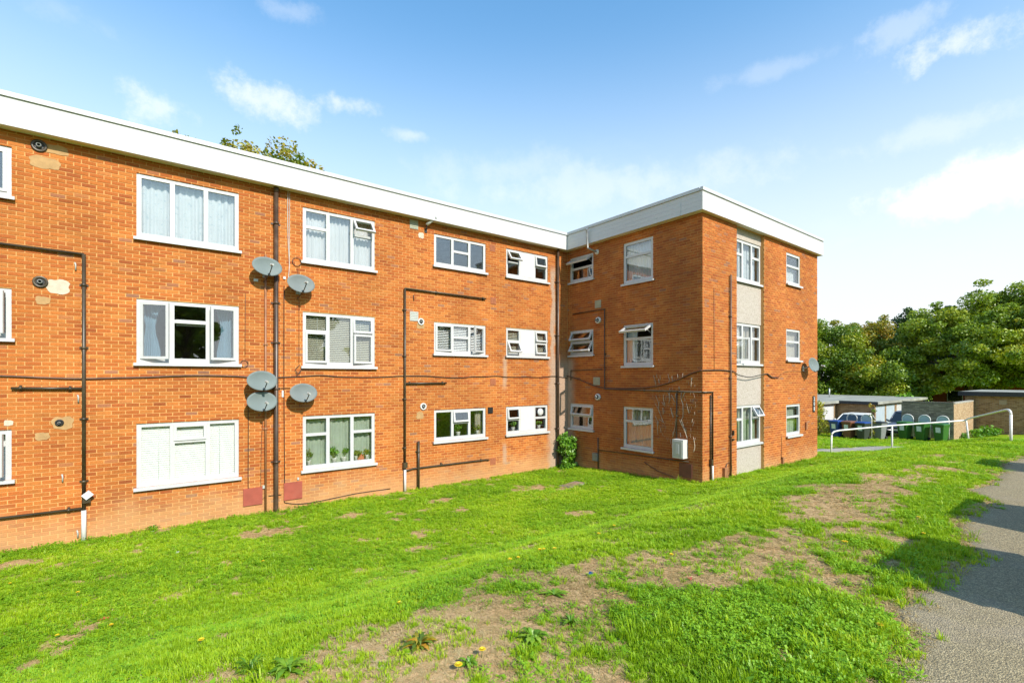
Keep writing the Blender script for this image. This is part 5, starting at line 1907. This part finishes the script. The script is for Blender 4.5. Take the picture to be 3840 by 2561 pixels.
def hoop(u, X, label, H=1.50, panel=True):
    x, y, z = place(u, X)
    root = empty('bin_hoop', (x, y, z), label, 'post', 'white hoops behind the bins')
    w_ = .27
    pts = [(x, y + w_, z - .1), (x, y + w_, z + H - w_)] + [(x, y + w_ * math.cos(a), z + H - w_ + w_ * math.sin(a)) for a in np.linspace(.25, math.pi - .25, 9)] + [(x, y - w_, z + H - w_), (x, y - w_, z - .1)]
    m = MB(); m.tube(pts, .028, 8); m.build('tube', 'white_rail', root)
    if panel:
        m = MB()
        o = [(y + (w_ - .035) * math.cos(a), z + H - w_ + (w_ - .035) * math.sin(a)) for a in np.linspace(0, math.pi, 13)] + [(y - w_ + .035, z + H - .62), (y + w_ - .035, z + H - .62)]
        n = len(o)
        m.add([(x - .006, a, b) for a, b in o] + [(x + .006, a, b) for a, b in o], [tuple(range(n)), tuple(range(2 * n - 1, n - 1, -1))] + [(i, n + i, n + (i + 1) % n, (i + 1) % n) for i in range(n)])
        m.build('panel', 'hoop_panel', root)


hoop(3404, 37.85, 'white hoop behind the green bin nearest the slate coloured car')
hoop(3467, 37.85, 'white hoop behind the middle green bin')
hoop(3536, 37.85, 'white hoop behind the green bin by the sunlit corner')
hoop(3195, 35.6, 'white hoop behind the brown bin', panel=False)
hoop(3249, 35.6, 'white hoop behind the blue-lidded bin')

RP = [(22.6, 7.75), (26.1, 6.6), (28.2, 4.4), (20.7, 2.3)]


def rail_pt(zm, x, y, Fd):
    d_ = zray(zm, x, y)
    return Vector((0, 0, EYE)) + Vector(d_) * Fd


hr = empty('handrail', (24.5, 6.0, .2), 'white tubular handrail with four posts beside the concrete path', 'handrail')
b1_, t1_ = ground_at(3116, 19.9), rail_pt('zr', 266, 1300, 19.9)
b2_, t2_ = ground_at(3345, 21.1), rail_pt('zr', 773, 1222, 21.1)
b3_, t3_ = ground_at(3636, 20.6), rail_pt('zr', 1396, 1178, 20.6)
b4_, t4_ = ground_at(3791, 14.4), rail_pt('zr', 1772, 1130, 14.4)
m = MB(); m.tube([Vector(b1_) - Vector((0, 0, .25)), t1_], .032, 10); m.build('post', 'white_rail', hr)
m = MB(); m.tube([Vector(b2_) - Vector((0, 0, .25)), t2_], .034, 10); m.build('post', 'white_rail', hr)
m = MB(); m.tube([Vector(b3_) - Vector((0, 0, .25)), t3_ + Vector((0, 0, 0))], .032, 10); m.build('post', 'white_rail', hr)
m = MB(); m.tube([Vector(b4_) - Vector((0, 0, .25)), t4_], .036, 10); m.build('post', 'white_rail', hr)
dirA = (t2_ - t1_).normalized()
rl = [t1_, t1_ + Vector((0, 0, .06)) + dirA * .03, t1_ + Vector((0, 0, .12)) + dirA * .14, rail_pt('zr', 330, 1263, 19.95), t2_ + Vector((0, 0, 0)), rail_pt('zr', 1100, 1200, 20.85), t3_ + Vector((0, 0, .0))]
m = MB(); m.tube(rl, .032, 10); m.build('rail', 'white_rail', hr)
r2_ = [t3_, rail_pt('zr', 1420, 1163, 20.4), rail_pt('zr', 1560, 1130, 18.2), rail_pt('zr', 1700, 1097, 15.6), rail_pt('zr', 1745, 1090, 14.8), rail_pt('zr', 1765, 1103, 14.45), t4_]
m = MB(); m.tube(bez(r2_, 4), .033, 10); m.build('rail', 'white_rail', hr)


# ------------------------------------------------------------------ cars
def make_car(name, loc, rz, paint, label, suv=True, group=None):
    root = empty(name, loc, label, 'car', group, rz)

    def sect(x, zb, zt_, hw, n=16, p=3.2):
        zc_ = (zb + zt_) / 2; hh = (zt_ - zb) / 2
        out = []
        for k in range(n):
            a = 2 * math.pi * (k + .5) / n
            c_, s_ = math.cos(a), math.sin(a)
            out.append((x, hw * math.copysign(abs(c_) ** (2 / p), c_), zc_ + hh * math.copysign(abs(s_) ** (2 / p), s_)))
        return out

    def loft(st, mat, nm, par=root):
        m = MB(); V = []; F = []
        n = 16
        for s_ in st: V += sect(*s_)
        for j in range(len(st) - 1):
            for i in range(n): F.append((j * n + i, j * n + (i + 1) % n, (j + 1) * n + (i + 1) % n, (j + 1) * n + i))
        F.append(tuple(range(n))); F.append(tuple(range(len(V) - n, len(V)))[::-1])
        m.add(V, F, None, True)
        return m.build(nm, mat, par, local=True)
    H = 1.70 if suv else 1.42
    zb = .30 if suv else .22
    be = 1.02 if suv else .92
    loft([(-2.18, .5, be - .12, .70), (-2.13, zb + .06, be, .83), (-1.7, zb, be + .03, .89), (-.6, zb, be + .03, .91), (.7, zb, be, .91), (1.25, zb, be - .02, .89), (1.8, zb, be - .09, .85), (2.08, zb + .05, be - .18, .78), (2.17, zb + .14, be - .3, .66)], paint, 'body')
    # cabin: glass shell, painted roof and pillars
    xr, xf = (-2.08, .98) if suv else (-1.9, 1.0)
    rr, rf = (-1.92, .18) if suv else (-1.55, .12)
    zr = H - .06
    m = MB()
    B_ = [(xr, -.80, be - .03), (xf, -.78, be - .05), (xf, .78, be - .05), (xr, .80, be - .03)]
    T_ = [(rr, -.62, zr), (rf, -.62, zr), (rf, .62, zr), (rr, .62, zr)]
    m.add(B_ + T_, [(0, 1, 5, 4), (1, 2, 6, 5), (2, 3, 7, 6), (3, 0, 4, 7), (4, 5, 6, 7)])
    m.build('glazing', 'dark_glass', root, local=True)
    m = MB()
    V = []; F = []
    for (x0, x1, hw, z_) in ((rr - .06, rf + .06, .655, zr - .02), (rr - .04, rf + .04, .65, zr + .02), (rr + .06, rf - .08, .60, H - .012), (rr + .25, rf - .3, .48, H + .004)):
        V += [(x0, -hw, z_), (x1, -hw * .97, z_), (x1, hw * .97, z_), (x0, hw, z_)]
    for j in range(3):
        for i in range(4): F.append((j * 4 + i, j * 4 + (i + 1) % 4, (j + 1) * 4 + (i + 1) % 4, (j + 1) * 4 + i))
    F.append((12, 13, 14, 15)); F.append((3, 2, 1, 0))
    m.add(V, F, None, False); m.build('roof', paint, root, local=True)
    for s_ in (-1, 1):
        for (b0_, t0_) in (((xf, .785, be - .04), (rf, .63, zr)), ((xr, .805, be - .02), (rr, .63, zr)), ((-.35, .80, be - .03), (-.42, .635, zr)), ((-1.25, .80, be - .03), (-1.2, .635, zr))):
            m = MB(); m.tube([(b0_[0], s_ * b0_[1], b0_[2]), (t0_[0], s_ * t0_[1], t0_[2])], .035, 6); m.build('pillar', paint, root, local=True)
        for x_ in (1.33, -1.33):
            m = MB()
            Mx = Matrix.Translation((x_, s_ * .76, .34)) @ Matrix.Rotation(RD(90 * -s_), 4, 'X')
            m.lathe([(.20, .13), (.31, .13), (.34, .10), (.34, -.06), (.30, -.09)], 22, Mx); w_ = m.build('wheel', 'tyre', root, local=True)
            m = MB(); m.lathe([(.001, .12), (.07, .125), (.19, .105), (.205, .132)], 22, Mx); m.build('rim', 'rim', w_, local=True)
        m = MB(); m.tube([(1.98, s_ * .55, be - .27), (2.15, s_ * .52, be - .29)], .10, 10); m.build('headlight', 'lamp_glass', root, local=True)
        m = MB(); m.box(-2.185, -2.09, s_ * .62 - .1, s_ * .62 + .1, be - .32, be - .05); m.build('tail_light', 'lamp_red', root, local=True)
        m = MB(); m.tube([(.78, s_ * .86, be + .03), (.75, s_ * 1.0, be + .07)], .07, 8); m.build('door_mirror', paint, root, local=True)
    m = MB(); m.box(2.0, 2.185, -.42, .42, be - .42, be - .30); m.build('grille', 'black', root, local=True)
    m = MB(); m.box(1.95, 2.2, -.70, .70, zb + .03, zb + .2); m.build('bumper', 'black', root, local=True)
    m = MB(); m.box(2.195, 2.215, -.26, .26, zb + .2, zb + .31); m.build('number_plate', 'plate', root, local=True)
    m = MB(); m.box(-2.215, -2.17, -.26, .26, zb + .3, zb + .41); m.build('number_plate', 'plate', root, local=True)
    return root


make_car('parked_car', (41.5, 9.62, -.80), RD(180), 'car_slate', 'dark slate four-wheel-drive car parked half behind the grey brick screen')
make_car('parked_car', (40.6, 12.5, -.80), RD(180), 'car_white', 'cream white car parked behind the brown and blue bins', suv=False)
for (x_, pt, lb, sv, yr) in ((5.62, 'car_silver', 'silver car backed up to the lawn beside the road edge', True, -.55), (8.22, 'car_blue', 'dark blue car backed up to the lawn, second along the road', True, -.55), (13.75, 'car_red', 'red car backed up to the lawn towards the handrail', True, .1)):
    zc_ = float(terr(x_, -2))
    make_car('parked_car', (x_, yr - 2.15, zc_ + .004), RD(-90), pt, lb, suv=sv)


# ------------------------------------------------------------------ window-sill plants
def pot_plant(u, z, label, mat='leaf_ivy', h=.3, pot='pot', T=TA, d=-.13, seed=1, n=3, r=.07):
    R_ = np.random.default_rng(seed)
    p = Vector(T(u, d, z))
    root = empty('potted_plant', p, label, 'potted plant')
    m = MB(); m.lathe([(.001, 0), (r * .7, 0), (r, .13), (r * 1.05, .14), (r * .9, .14), (r * .85, .11), (.001, .11)], 16, Matrix.Translation(p)); m.build('pot', pot, root)
    m = MB(); cs_ = [(np.array(p) + np.array([R_.uniform(-.09, .09), R_.uniform(-.03, .03), .16 + h * R_.uniform(.3, 1)]), R_.uniform(.06, .10)) for _ in range(n)]
    leaf_cloud(m, cs_, 5200, .028, 1, .2, R_); m.build('foliage', mat, root)
    m = MB()
    for c_, _ in cs_: m.tube([p + Vector((0, 0, .1)), Vector(c_)], .005, 5)
    m.build('stems', 'stem_green', root)


zs = W('W2g')[2] + .075
m = MB(); m.box(3.13, 4.88, -.20, -.091, zs - .03, zs, TA); wl1 = m.build('window_board', 'upvc', bld)
zs3 = W('W3g')[2] + .075
m = MB(); m.box(6.79, 8.51, -.20, -.091, zs3 - .03, zs3, TA); m.build('window_board', 'upvc', bld)
zs4 = W('W4g')[2] + .075
m = MB(); m.box(9.44, 11.14, -.20, -.091, zs4 - .03, zs4, TA); m.build('window_board', 'upvc', bld)
pot_plant(PA('z5', 900, 1100)[0], zs, 'round bushy houseplant in the middle pane of the net curtained window', h=.22, seed=3, n=6)
pot_plant(PA('z5', 970, 1100)[0], zs, 'small upright houseplant beside the bushy one', h=.16, seed=4, n=3)
pot_plant(PA('z5', 712, 1130)[0], zs, 'dark spiky plant in the left lower pane of the net curtained window', mat='leaf_mid', h=.2, seed=5, n=4, r=.05)
pot_plant(PA('z5', 1060, 1090)[0], zs, 'small plant beside the red card on the window board', mat='leaf_autumn', h=.08, seed=6, n=3, r=.045)
pot_plant(PA('z5', 1140, 1090)[0], zs, 'tiny plant at the frame past the red card', mat='leaf_autumn', h=.1, seed=7, n=3, r=.045)
pot_plant(PA('z7', 688, 870)[0], zs3, 'houseplant in a white pot under the tilted vent', h=.2, seed=8, n=5)
pot_plant(PA('z7', 890, 870)[0], zs3, 'small pale plant by the narrow cream curtain', mat='leaf_autumn', h=.08, seed=9, n=3, r=.05)
pot_plant(PA('z7', 1265, 830)[0], zs4, 'green plant in the lower left bathroom pane', h=.12, seed=10, n=4)
pot_plant(PA('z7', 1535, 810)[0], zs4, 'green plant below the round fan', h=.1, seed=11, n=4)
u_, _ = PA('z5', 1100, 1080)
m = MB(); m.box(u_ - .09, u_ + .09, -.16, -.15, zs, zs + .17, TA, fn=lambda u, d, z: (u, d - (z - zs) * .2, z)); m.thing('greeting_card', 'pot_red', 'red and white card standing on the window board', 'card')

# ------------------------------------------------------------------ grass, weeds, flowers
def tuft(kind, seed):
    r_ = random.Random(seed)
    m = MB()
    if kind in ('grass', 'straw', 'long'):
        n = {'grass': 15, 'straw': 10, 'long': 13}[kind]
        for i in range(n):
            a = r_.uniform(0, 6.283); rad = r_.uniform(0, .030)
            L_ = {'grass': r_.uniform(.022, .050), 'straw': r_.uniform(.015, .05), 'long': r_.uniform(.05, .095)}[kind]
            w_ = r_.uniform(.0016, .0030)
            ln = r_.uniform(.2, 1.0) * (1.5 if kind == 'straw' else .9)
            bx_, by_ = rad * math.cos(a), rad * math.sin(a)
            a2 = a + r_.uniform(-1.2, 1.2)
            dx, dy = math.cos(a2), math.sin(a2)
            px__, py__ = -dy * w_, dx * w_
            p1 = (bx_ + dx * L_ * .35 * ln, by_ + dy * L_ * .35 * ln, L_ * .55 * (1 if kind != 'straw' else .3))
            p2 = (bx_ + dx * L_ * ln, by_ + dy * L_ * ln, L_ * (.95 - .35 * ln) * (1 if kind != 'straw' else .25) + .002)
            m.add([(bx_ - px__, by_ - py__, -.004), (bx_ + px__, by_ + py__, -.004), (p1[0] + px__ * .8, p1[1] + py__ * .8, p1[2]), (p1[0] - px__ * .8, p1[1] - py__ * .8, p1[2]), p2], [(0, 1, 2, 3), (3, 2, 4)])
        mat = 'straw' if kind == 'straw' else 'grass'
    else:
        n = 17 if kind == 'clover' else 12
        for i in range(n):
            a = r_.uniform(0, 6.283); rad = r_.uniform(.004, .036)
            h_ = r_.uniform(.008, .034) * (1 if kind == 'clover' else .5)
            L_ = r_.uniform(.010, .017) if kind == 'clover' else r_.uniform(.03, .06)
            w_ = L_ * (.42 if kind == 'clover' else .22)
            a2 = a + r_.uniform(-.7, .7); dx, dy = math.cos(a2), math.sin(a2)
            x0, y0 = (rad * math.cos(a), rad * math.sin(a)) if kind == 'clover' else (.004 * dx, .004 * dy)
            el_ = r_.uniform(-.3, .7)
            m.add([(x0, y0, h_), (x0 + dx * L_ * .55 - dy * w_, y0 + dy * L_ * .55 + dx * w_, h_ + L_ * .5 * el_ + .002), (x0 + dx * L_, y0 + dy * L_, h_ + L_ * el_ * .8), (x0 + dx * L_ * .55 + dy * w_, y0 + dy * L_ * .55 - dx * w_, h_ + L_ * .5 * el_ - .002)], [(0, 1, 2, 3)])
        mat = 'clover'
    o = m.build('tuft_' + kind, mat, None, link=False)
    return o


def build_grass():
    gc = bpy.data.collections.new('tufts')
    kinds = ['grass', 'grass', 'grass', 'clover', 'clover', 'long', 'leafy', 'straw', 'straw']
    for i, k in enumerate(kinds):
        o = tuft(k, 100 + i); o.name = 'tuft_%02d' % i
        gc.objects.link(o)
    zones = [(0, 4.2, 1900, .92), (4.2, 7, 1150, 1.0), (7, 11, 640, 1.2), (11, 17, 360, 1.5), (17, 26, 190, 1.9), (26, 48, 80, 2.6)]
    PX = []; PY = []; SC = []
    for (r0, r1, dens, s) in zones:
        A = (2 * r1) ** 2
        n = int(A * dens)
        # sample in polar coordinates inside the wedge the camera (or one a step aside) can see
        th0, th1 = YAW - RD(66), YAW + RD(66)
        area = .5 * (th1 - th0) * (r1 ** 2 - r0 ** 2)
        n = int(area * dens)
        th = rng.uniform(th0, th1, n); r = np.sqrt(rng.uniform(r0 ** 2, r1 ** 2, n))
        x, y = r * np.cos(th), r * np.sin(th)
        keep = (y < YA - .01) & ~((x > XB - .01) & (x < XE + .01) & (y > YC - .01)) & (y > road_edge(x) - .03 - .10 * (rng.random(n) ** 3))
        keep &= ~((x > XE) & (y > 12.4) & (x < 33))
        keep &= ~((x > 38.2) | ((x > 36.5) & (y > 9)))
        pdst = path_dist(x, y)
        keep &= (pdst > .5 + .25 * (vnoise(x, y, 2.2, 2, 6) - .5) * 2)
        b = bare(x, y)
        green = rng.random(n) > np.clip(b * 1.2 - .04, 0, .95 - .30 * (vnoise(x, y, 3.4, 2, 23) > .56))
        dry = (~green) & (rng.random(n) < .75)
        keep &= (green | dry)
        fld = vnoise(x, y, .75, 3, 11); f2 = vnoise(x, y, 2.4, 2, 12)
        q = rng.random(n)
        idx = np.where(q < .42, rng.integers(0, 3, n), np.where(q < .42 + .5 * sstep((fld - .38) / .25), rng.integers(3, 5, n), rng.integers(0, 3, n)))
        idx = np.where((rng.random(n) < .07 * (f2 > .58)), 5, idx)
        idx = np.where((rng.random(n) < .035), 6, idx)
        idx = np.where(dry, rng.integers(7, 9, n), idx)
        idx = np.where((rng.random(n) < .08) & ~dry, 7, idx)
        lush = .75 + .75 * vnoise(x, y, 1.1, 3, 13)
        lush = lush * np.where(b > .3, .8, 1)
        lush *= 1 + .45 * sstep((1.9 - y) / .8) * sstep((9 - x) / 3)      # the verge by the road is longer
        near_wall = np.where((y > YA - .16) | ((x > XB - .16) & (y > YC - .16) & (x < XE + .2)), 1.5, 1.0)
        scl = s * lush ** .5 * rng.uniform(.75, 1.3, n)
        sz = (1 + (s - 1) * .45) * lush * near_wall * rng.uniform(.45, 1.3, n) * .9 * (.7 + .8 * vnoise(x, y, 5.5, 2, 31))
        PX.append(x[keep]); PY.append(y[keep]); SC.append(np.stack([scl, idx, sz], 1)[keep])
    x = np.concatenate(PX); y = np.concatenate(PY); si = np.concatenate(SC)
    z = terr(x, y)
    me = bpy.data.meshes.new('grass')
    me.vertices.add(len(x)); me.vertices.foreach_set('co', np.stack([x, y, z], 1).ravel())
    for nm, val in (('scl', si[:, 0]), ('scz', si[:, 2]), ('rot', rng.uniform(0, 6.283, len(x)))):
        a_ = me.attributes.new(nm, 'FLOAT', 'POINT'); a_.data.foreach_set('value', val.astype('f'))
    a_ = me.attributes.new('idx', 'INT', 'POINT'); a_.data.foreach_set('value', si[:, 1].astype('i'))
    me.update()
    o = bpy.data.objects.new('grass', me); COL.objects.link(o)
    tag(o, 'short bright green lawn with clover and dry straw patches', 'grass', kind='stuff')
    ng = bpy.data.node_groups.new('grass_scatter', 'GeometryNodeTree')
    ng.interface.new_socket('Geometry', in_out='INPUT', socket_type='NodeSocketGeometry')
    ng.interface.new_socket('Geometry', in_out='OUTPUT', socket_type='NodeSocketGeometry')
    nd = ng.nodes.new; L = ng.links.new
    gi = nd('NodeGroupInput'); go = nd('NodeGroupOutput')
    m2p = nd('GeometryNodeMeshToPoints')
    iop = nd('GeometryNodeInstanceOnPoints')
    ci = nd('GeometryNodeCollectionInfo'); ci.inputs[0].default_value = gc; ci.inputs[1].default_value = True; ci.inputs[2].default_value = True

    def attr(nm, ty):
        n_ = nd('GeometryNodeInputNamedAttribute'); n_.data_type = ty; n_.inputs[0].default_value = nm
        return n_.outputs[0]
    L(gi.outputs[0], m2p.inputs[0]); L(m2p.outputs[0], iop.inputs['Points']); L(ci.outputs[0], iop.inputs['Instance'])
    iop.inputs['Pick Instance'].default_value = True
    L(attr('idx', 'INT'), iop.inputs['Instance Index'])
    cx3 = nd('ShaderNodeCombineXYZ'); L(attr('rot', 'FLOAT'), cx3.inputs[2])
    L(cx3.outputs[0], iop.inputs['Rotation'])
    sv = nd('ShaderNodeCombineXYZ'); L(attr('scl', 'FLOAT'), sv.inputs[0]); L(attr('scl', 'FLOAT'), sv.inputs[1]); L(attr('scz', 'FLOAT'), sv.inputs[2])
    L(sv.outputs[0], iop.inputs['Scale'])
    L(iop.outputs[0], go.inputs[0])
    md = o.modifiers.new('scatter', 'NODES'); md.node_group = ng
    print('grass tufts', len(x))


build_grass()


def dandelion(zm, x, y, s=1.0):
    gx, gy = GP(zm, x, y); gz = float(terr(gx, gy))
    root = empty('dandelion', (gx, gy, gz), 'yellow dandelion flower open in the lawn', 'flower', 'dandelions in the lawn')
    h = random.uniform(.035, .06)
    m = MB(); m.tube([(gx, gy, gz - .01), (gx + .004, gy, gz + h)], .0025, 5); m.build('stem', 'stem_green', root)
    m = MB()
    for ring_, (n, r_, up_) in enumerate(((16, .022, .1), (13, .017, .4), (9, .011, .8))):
        for k in range(n):
            a = 2 * math.pi * k / n + ring_ * .2
            dx, dy = math.cos(a), math.sin(a); w_ = .0034 * s; r2 = r_ * s
            m.add([(gx + .004 - dy * w_ * .5, gy + dx * w_ * .5, gz + h), (gx + .004 + dy * w_ * .5, gy - dx * w_ * .5, gz + h),
                   (gx + .004 + dx * r2 + dy * w_, gy + dy * r2 - dx * w_, gz + h + r2 * up_), (gx + .004 + dx * r2 - dy * w_, gy + dy * r2 + dx * w_, gz + h + r2 * up_)], [(0, 1, 2, 3)])
    m.build('flower_head', 'petal', root)


for q in (('d', 2020, 1452), ('d', 2120, 1232), ('d', 2108, 1196), ('d', 1936, 1255), ('zg', 698, 765), ('zg', 357, 838), ('zg', 1262, 888), ('zg', 60, 497), ('zg', 1655, 360), ('zg', 488, 560),
          ('zh', 755, 240), ('zh', 718, 252), ('zh', 850, 207), ('zh', 868, 205), ('zh', 915, 198), ('zh', 1110, 132), ('zh', 1178, 97), ('zh', 1430, 232), ('zh', 2200, 176), ('zh', 232, 442), ('zh', 595, 665), ('zh', 490, 728)):
    dandelion(*q, s=random.uniform(.8, 1.1))


def weed(zm, x, y, label, mat='leaf_weed', n=22, L_=.14, seed=1, h=.06, name='weed', w=.16):
    r_ = random.Random(seed)
    gx, gy = GP(zm, x, y); gz = float(terr(gx, gy))
    root = empty(name, (gx, gy, gz), label, 'weed')
    n = int(n * 1.5)
    for i in range(n):
        m = MB()
        a = r_.uniform(0, 6.283); ll = L_ * .68 * r_.uniform(.45, 1.1); dx, dy = math.cos(a), math.sin(a)
        up_ = r_.uniform(.1, 1.0) * h * .8; pts = []; t0 = r_.random()
        V = []; F = []
        K = 7
        for k in range(K + 1):
            t = k / K
            c_ = (gx + dx * ll * t, gy + dy * ll * t, gz + .004 + up_ * math.sin(t * 2.2) * (1 - .35 * t))
            ww = ll * w * (math.sin(math.pi * min(.98, .12 + t * .86)) ** .8) * (1.0 if k % 2 else .55)
            V += [(c_[0] - dy * ww, c_[1] + dx * ww, c_[2] + ww * .25), (c_[0] + dy * ww, c_[1] - dx * ww, c_[2] + ww * .25)]
        F = [(2 * k, 2 * k + 1, 2 * k + 3, 2 * k + 2) for k in range(K)]
        m.add(V, F, (t0, t0, t0))
        m.build('leaf', mat, root)


weed('zh', 988, 520, 'round tufted green rosette alone on bare soil', n=30, L_=.11, seed=1, h=.09, w=.10)
weed('zh', 320, 610, 'yellowing ragged rosette at the soil edge', mat='leaf_autumn', n=26, L_=.17, seed=2, h=.08)
weed('zh', 820, 590, 'large crinkled blue-green weed on bare soil', n=30, L_=.15, seed=3, h=.10, w=.2)
weed('zh', 915, 390, 'toothed dandelion rosette with long leaves on bare soil', n=16, L_=.17, seed=4, h=.05)
weed('zh', 1190, 305, 'flat star-shaped rosette on the bare strip', n=14, L_=.16, seed=5, h=.03)
weed('zh', 540, 700, 'feathery green weed low on the soil', n=20, L_=.10, seed=6, h=.06)
weed('zg', 1820, 1040, 'big dandelion rosette among grass beside bare soil', n=22, L_=.18, seed=7, h=.10)
weed('zg', 1580, 1040, 'dense spiky rosette among grass', n=28, L_=.15, seed=8, h=.13, w=.07)
weed('zg', 1085, 785, 'pale rosette with star leaves in the lawn', n=18, L_=.16, seed=9, h=.06)
weed('zg', 965, 150, 'leafy weed against the wall foot', n=24, L_=.2, seed=10, h=.22, w=.12)
weed('z5', 500, 1490, 'small leafy weed at the foot of the fat downpipe', n=20, L_=.14, seed=11, h=.16)

gx, gy = GP('d', 1315, 1112)
mc = empty('manhole_cover', (gx, gy, float(terr(gx, gy))), 'rusty square drain cover set in the lawn', 'drain cover')
m = MB()
fz = lambda x, y, z: (x, y, float(terr(x, y)) + z)
m.box(gx - .32, gx + .32, gy - .24, gy + .24, -.04, .022, fn=fz); m.build('frame', 'concrete', mc)
m = MB(); m.box(gx - .27, gx + .27, gy - .19, gy + .19, .0, .03, fn=fz); m.build('lid', 'cover_iron', mc)


def litter(zm, x, y, s, mat, label, cat, name, seed):
    r_ = random.Random(seed)
    gx, gy = GP(zm, x, y); gz = float(terr(gx, gy)) + .012
    m = MB(); n = 9
    V = [(gx, gy, gz + s * .25)]
    for i in range(n):
        a = 2 * math.pi * i / n; q = s * r_.uniform(.6, 1.1)
        V.append((gx + q * math.cos(a), gy + q * .7 * math.sin(a), gz + s * r_.uniform(-.1, .35)))
    V2 = [(a, b, c - .006) for a, b, c in V]
    F = [(0, 1 + i, 1 + (i + 1) % n) for i in range(n)] + [(n + 1, n + 2 + (i + 1) % n, n + 2 + i) for i in range(n)] + [(1 + i, n + 2 + i, n + 2 + (i + 1) % n, 1 + (i + 1) % n) for i in range(n)]
    m.add(V + V2, F); m.thing(name, mat, label, cat)


litter('zg', 965, 848, .075, 'rubbish_black', 'crumpled black plastic scrap lying on the grass', 'litter', 'litter', 1)
litter('zg', 650, 712, .06, 'leaf_fall', 'curled orange-brown dead leaf on the lawn', 'leaf', 'fallen_leaf', 2)
litter('zg', 1117, 290, .05, 'white', 'white paper scrap on the lawn below the closed blind', 'litter', 'litter', 3)
litter('zg', 1962, 398, .045, 'white', 'small white scrap on the lawn near the downpipe', 'litter', 'litter', 4)
litter('zh', 1075, 300, .03, 'bin_blue', 'blue plastic scrap on the bare soil', 'litter', 'litter', 5)
litter('zh', 1512, 322, .03, 'meter_red', 'tiny red scrap on the bare soil strip', 'litter', 'litter', 6)
litter('zg', 960, 157, .06, 'door_blue', 'pale turquoise scrap by the weed at the wall foot', 'litter', 'litter', 7)
litter('zh', 238, 468, .025, 'leaf_fall', 'small russet leaf beside a dandelion at the soil edge', 'leaf', 'fallen_leaf', 8)
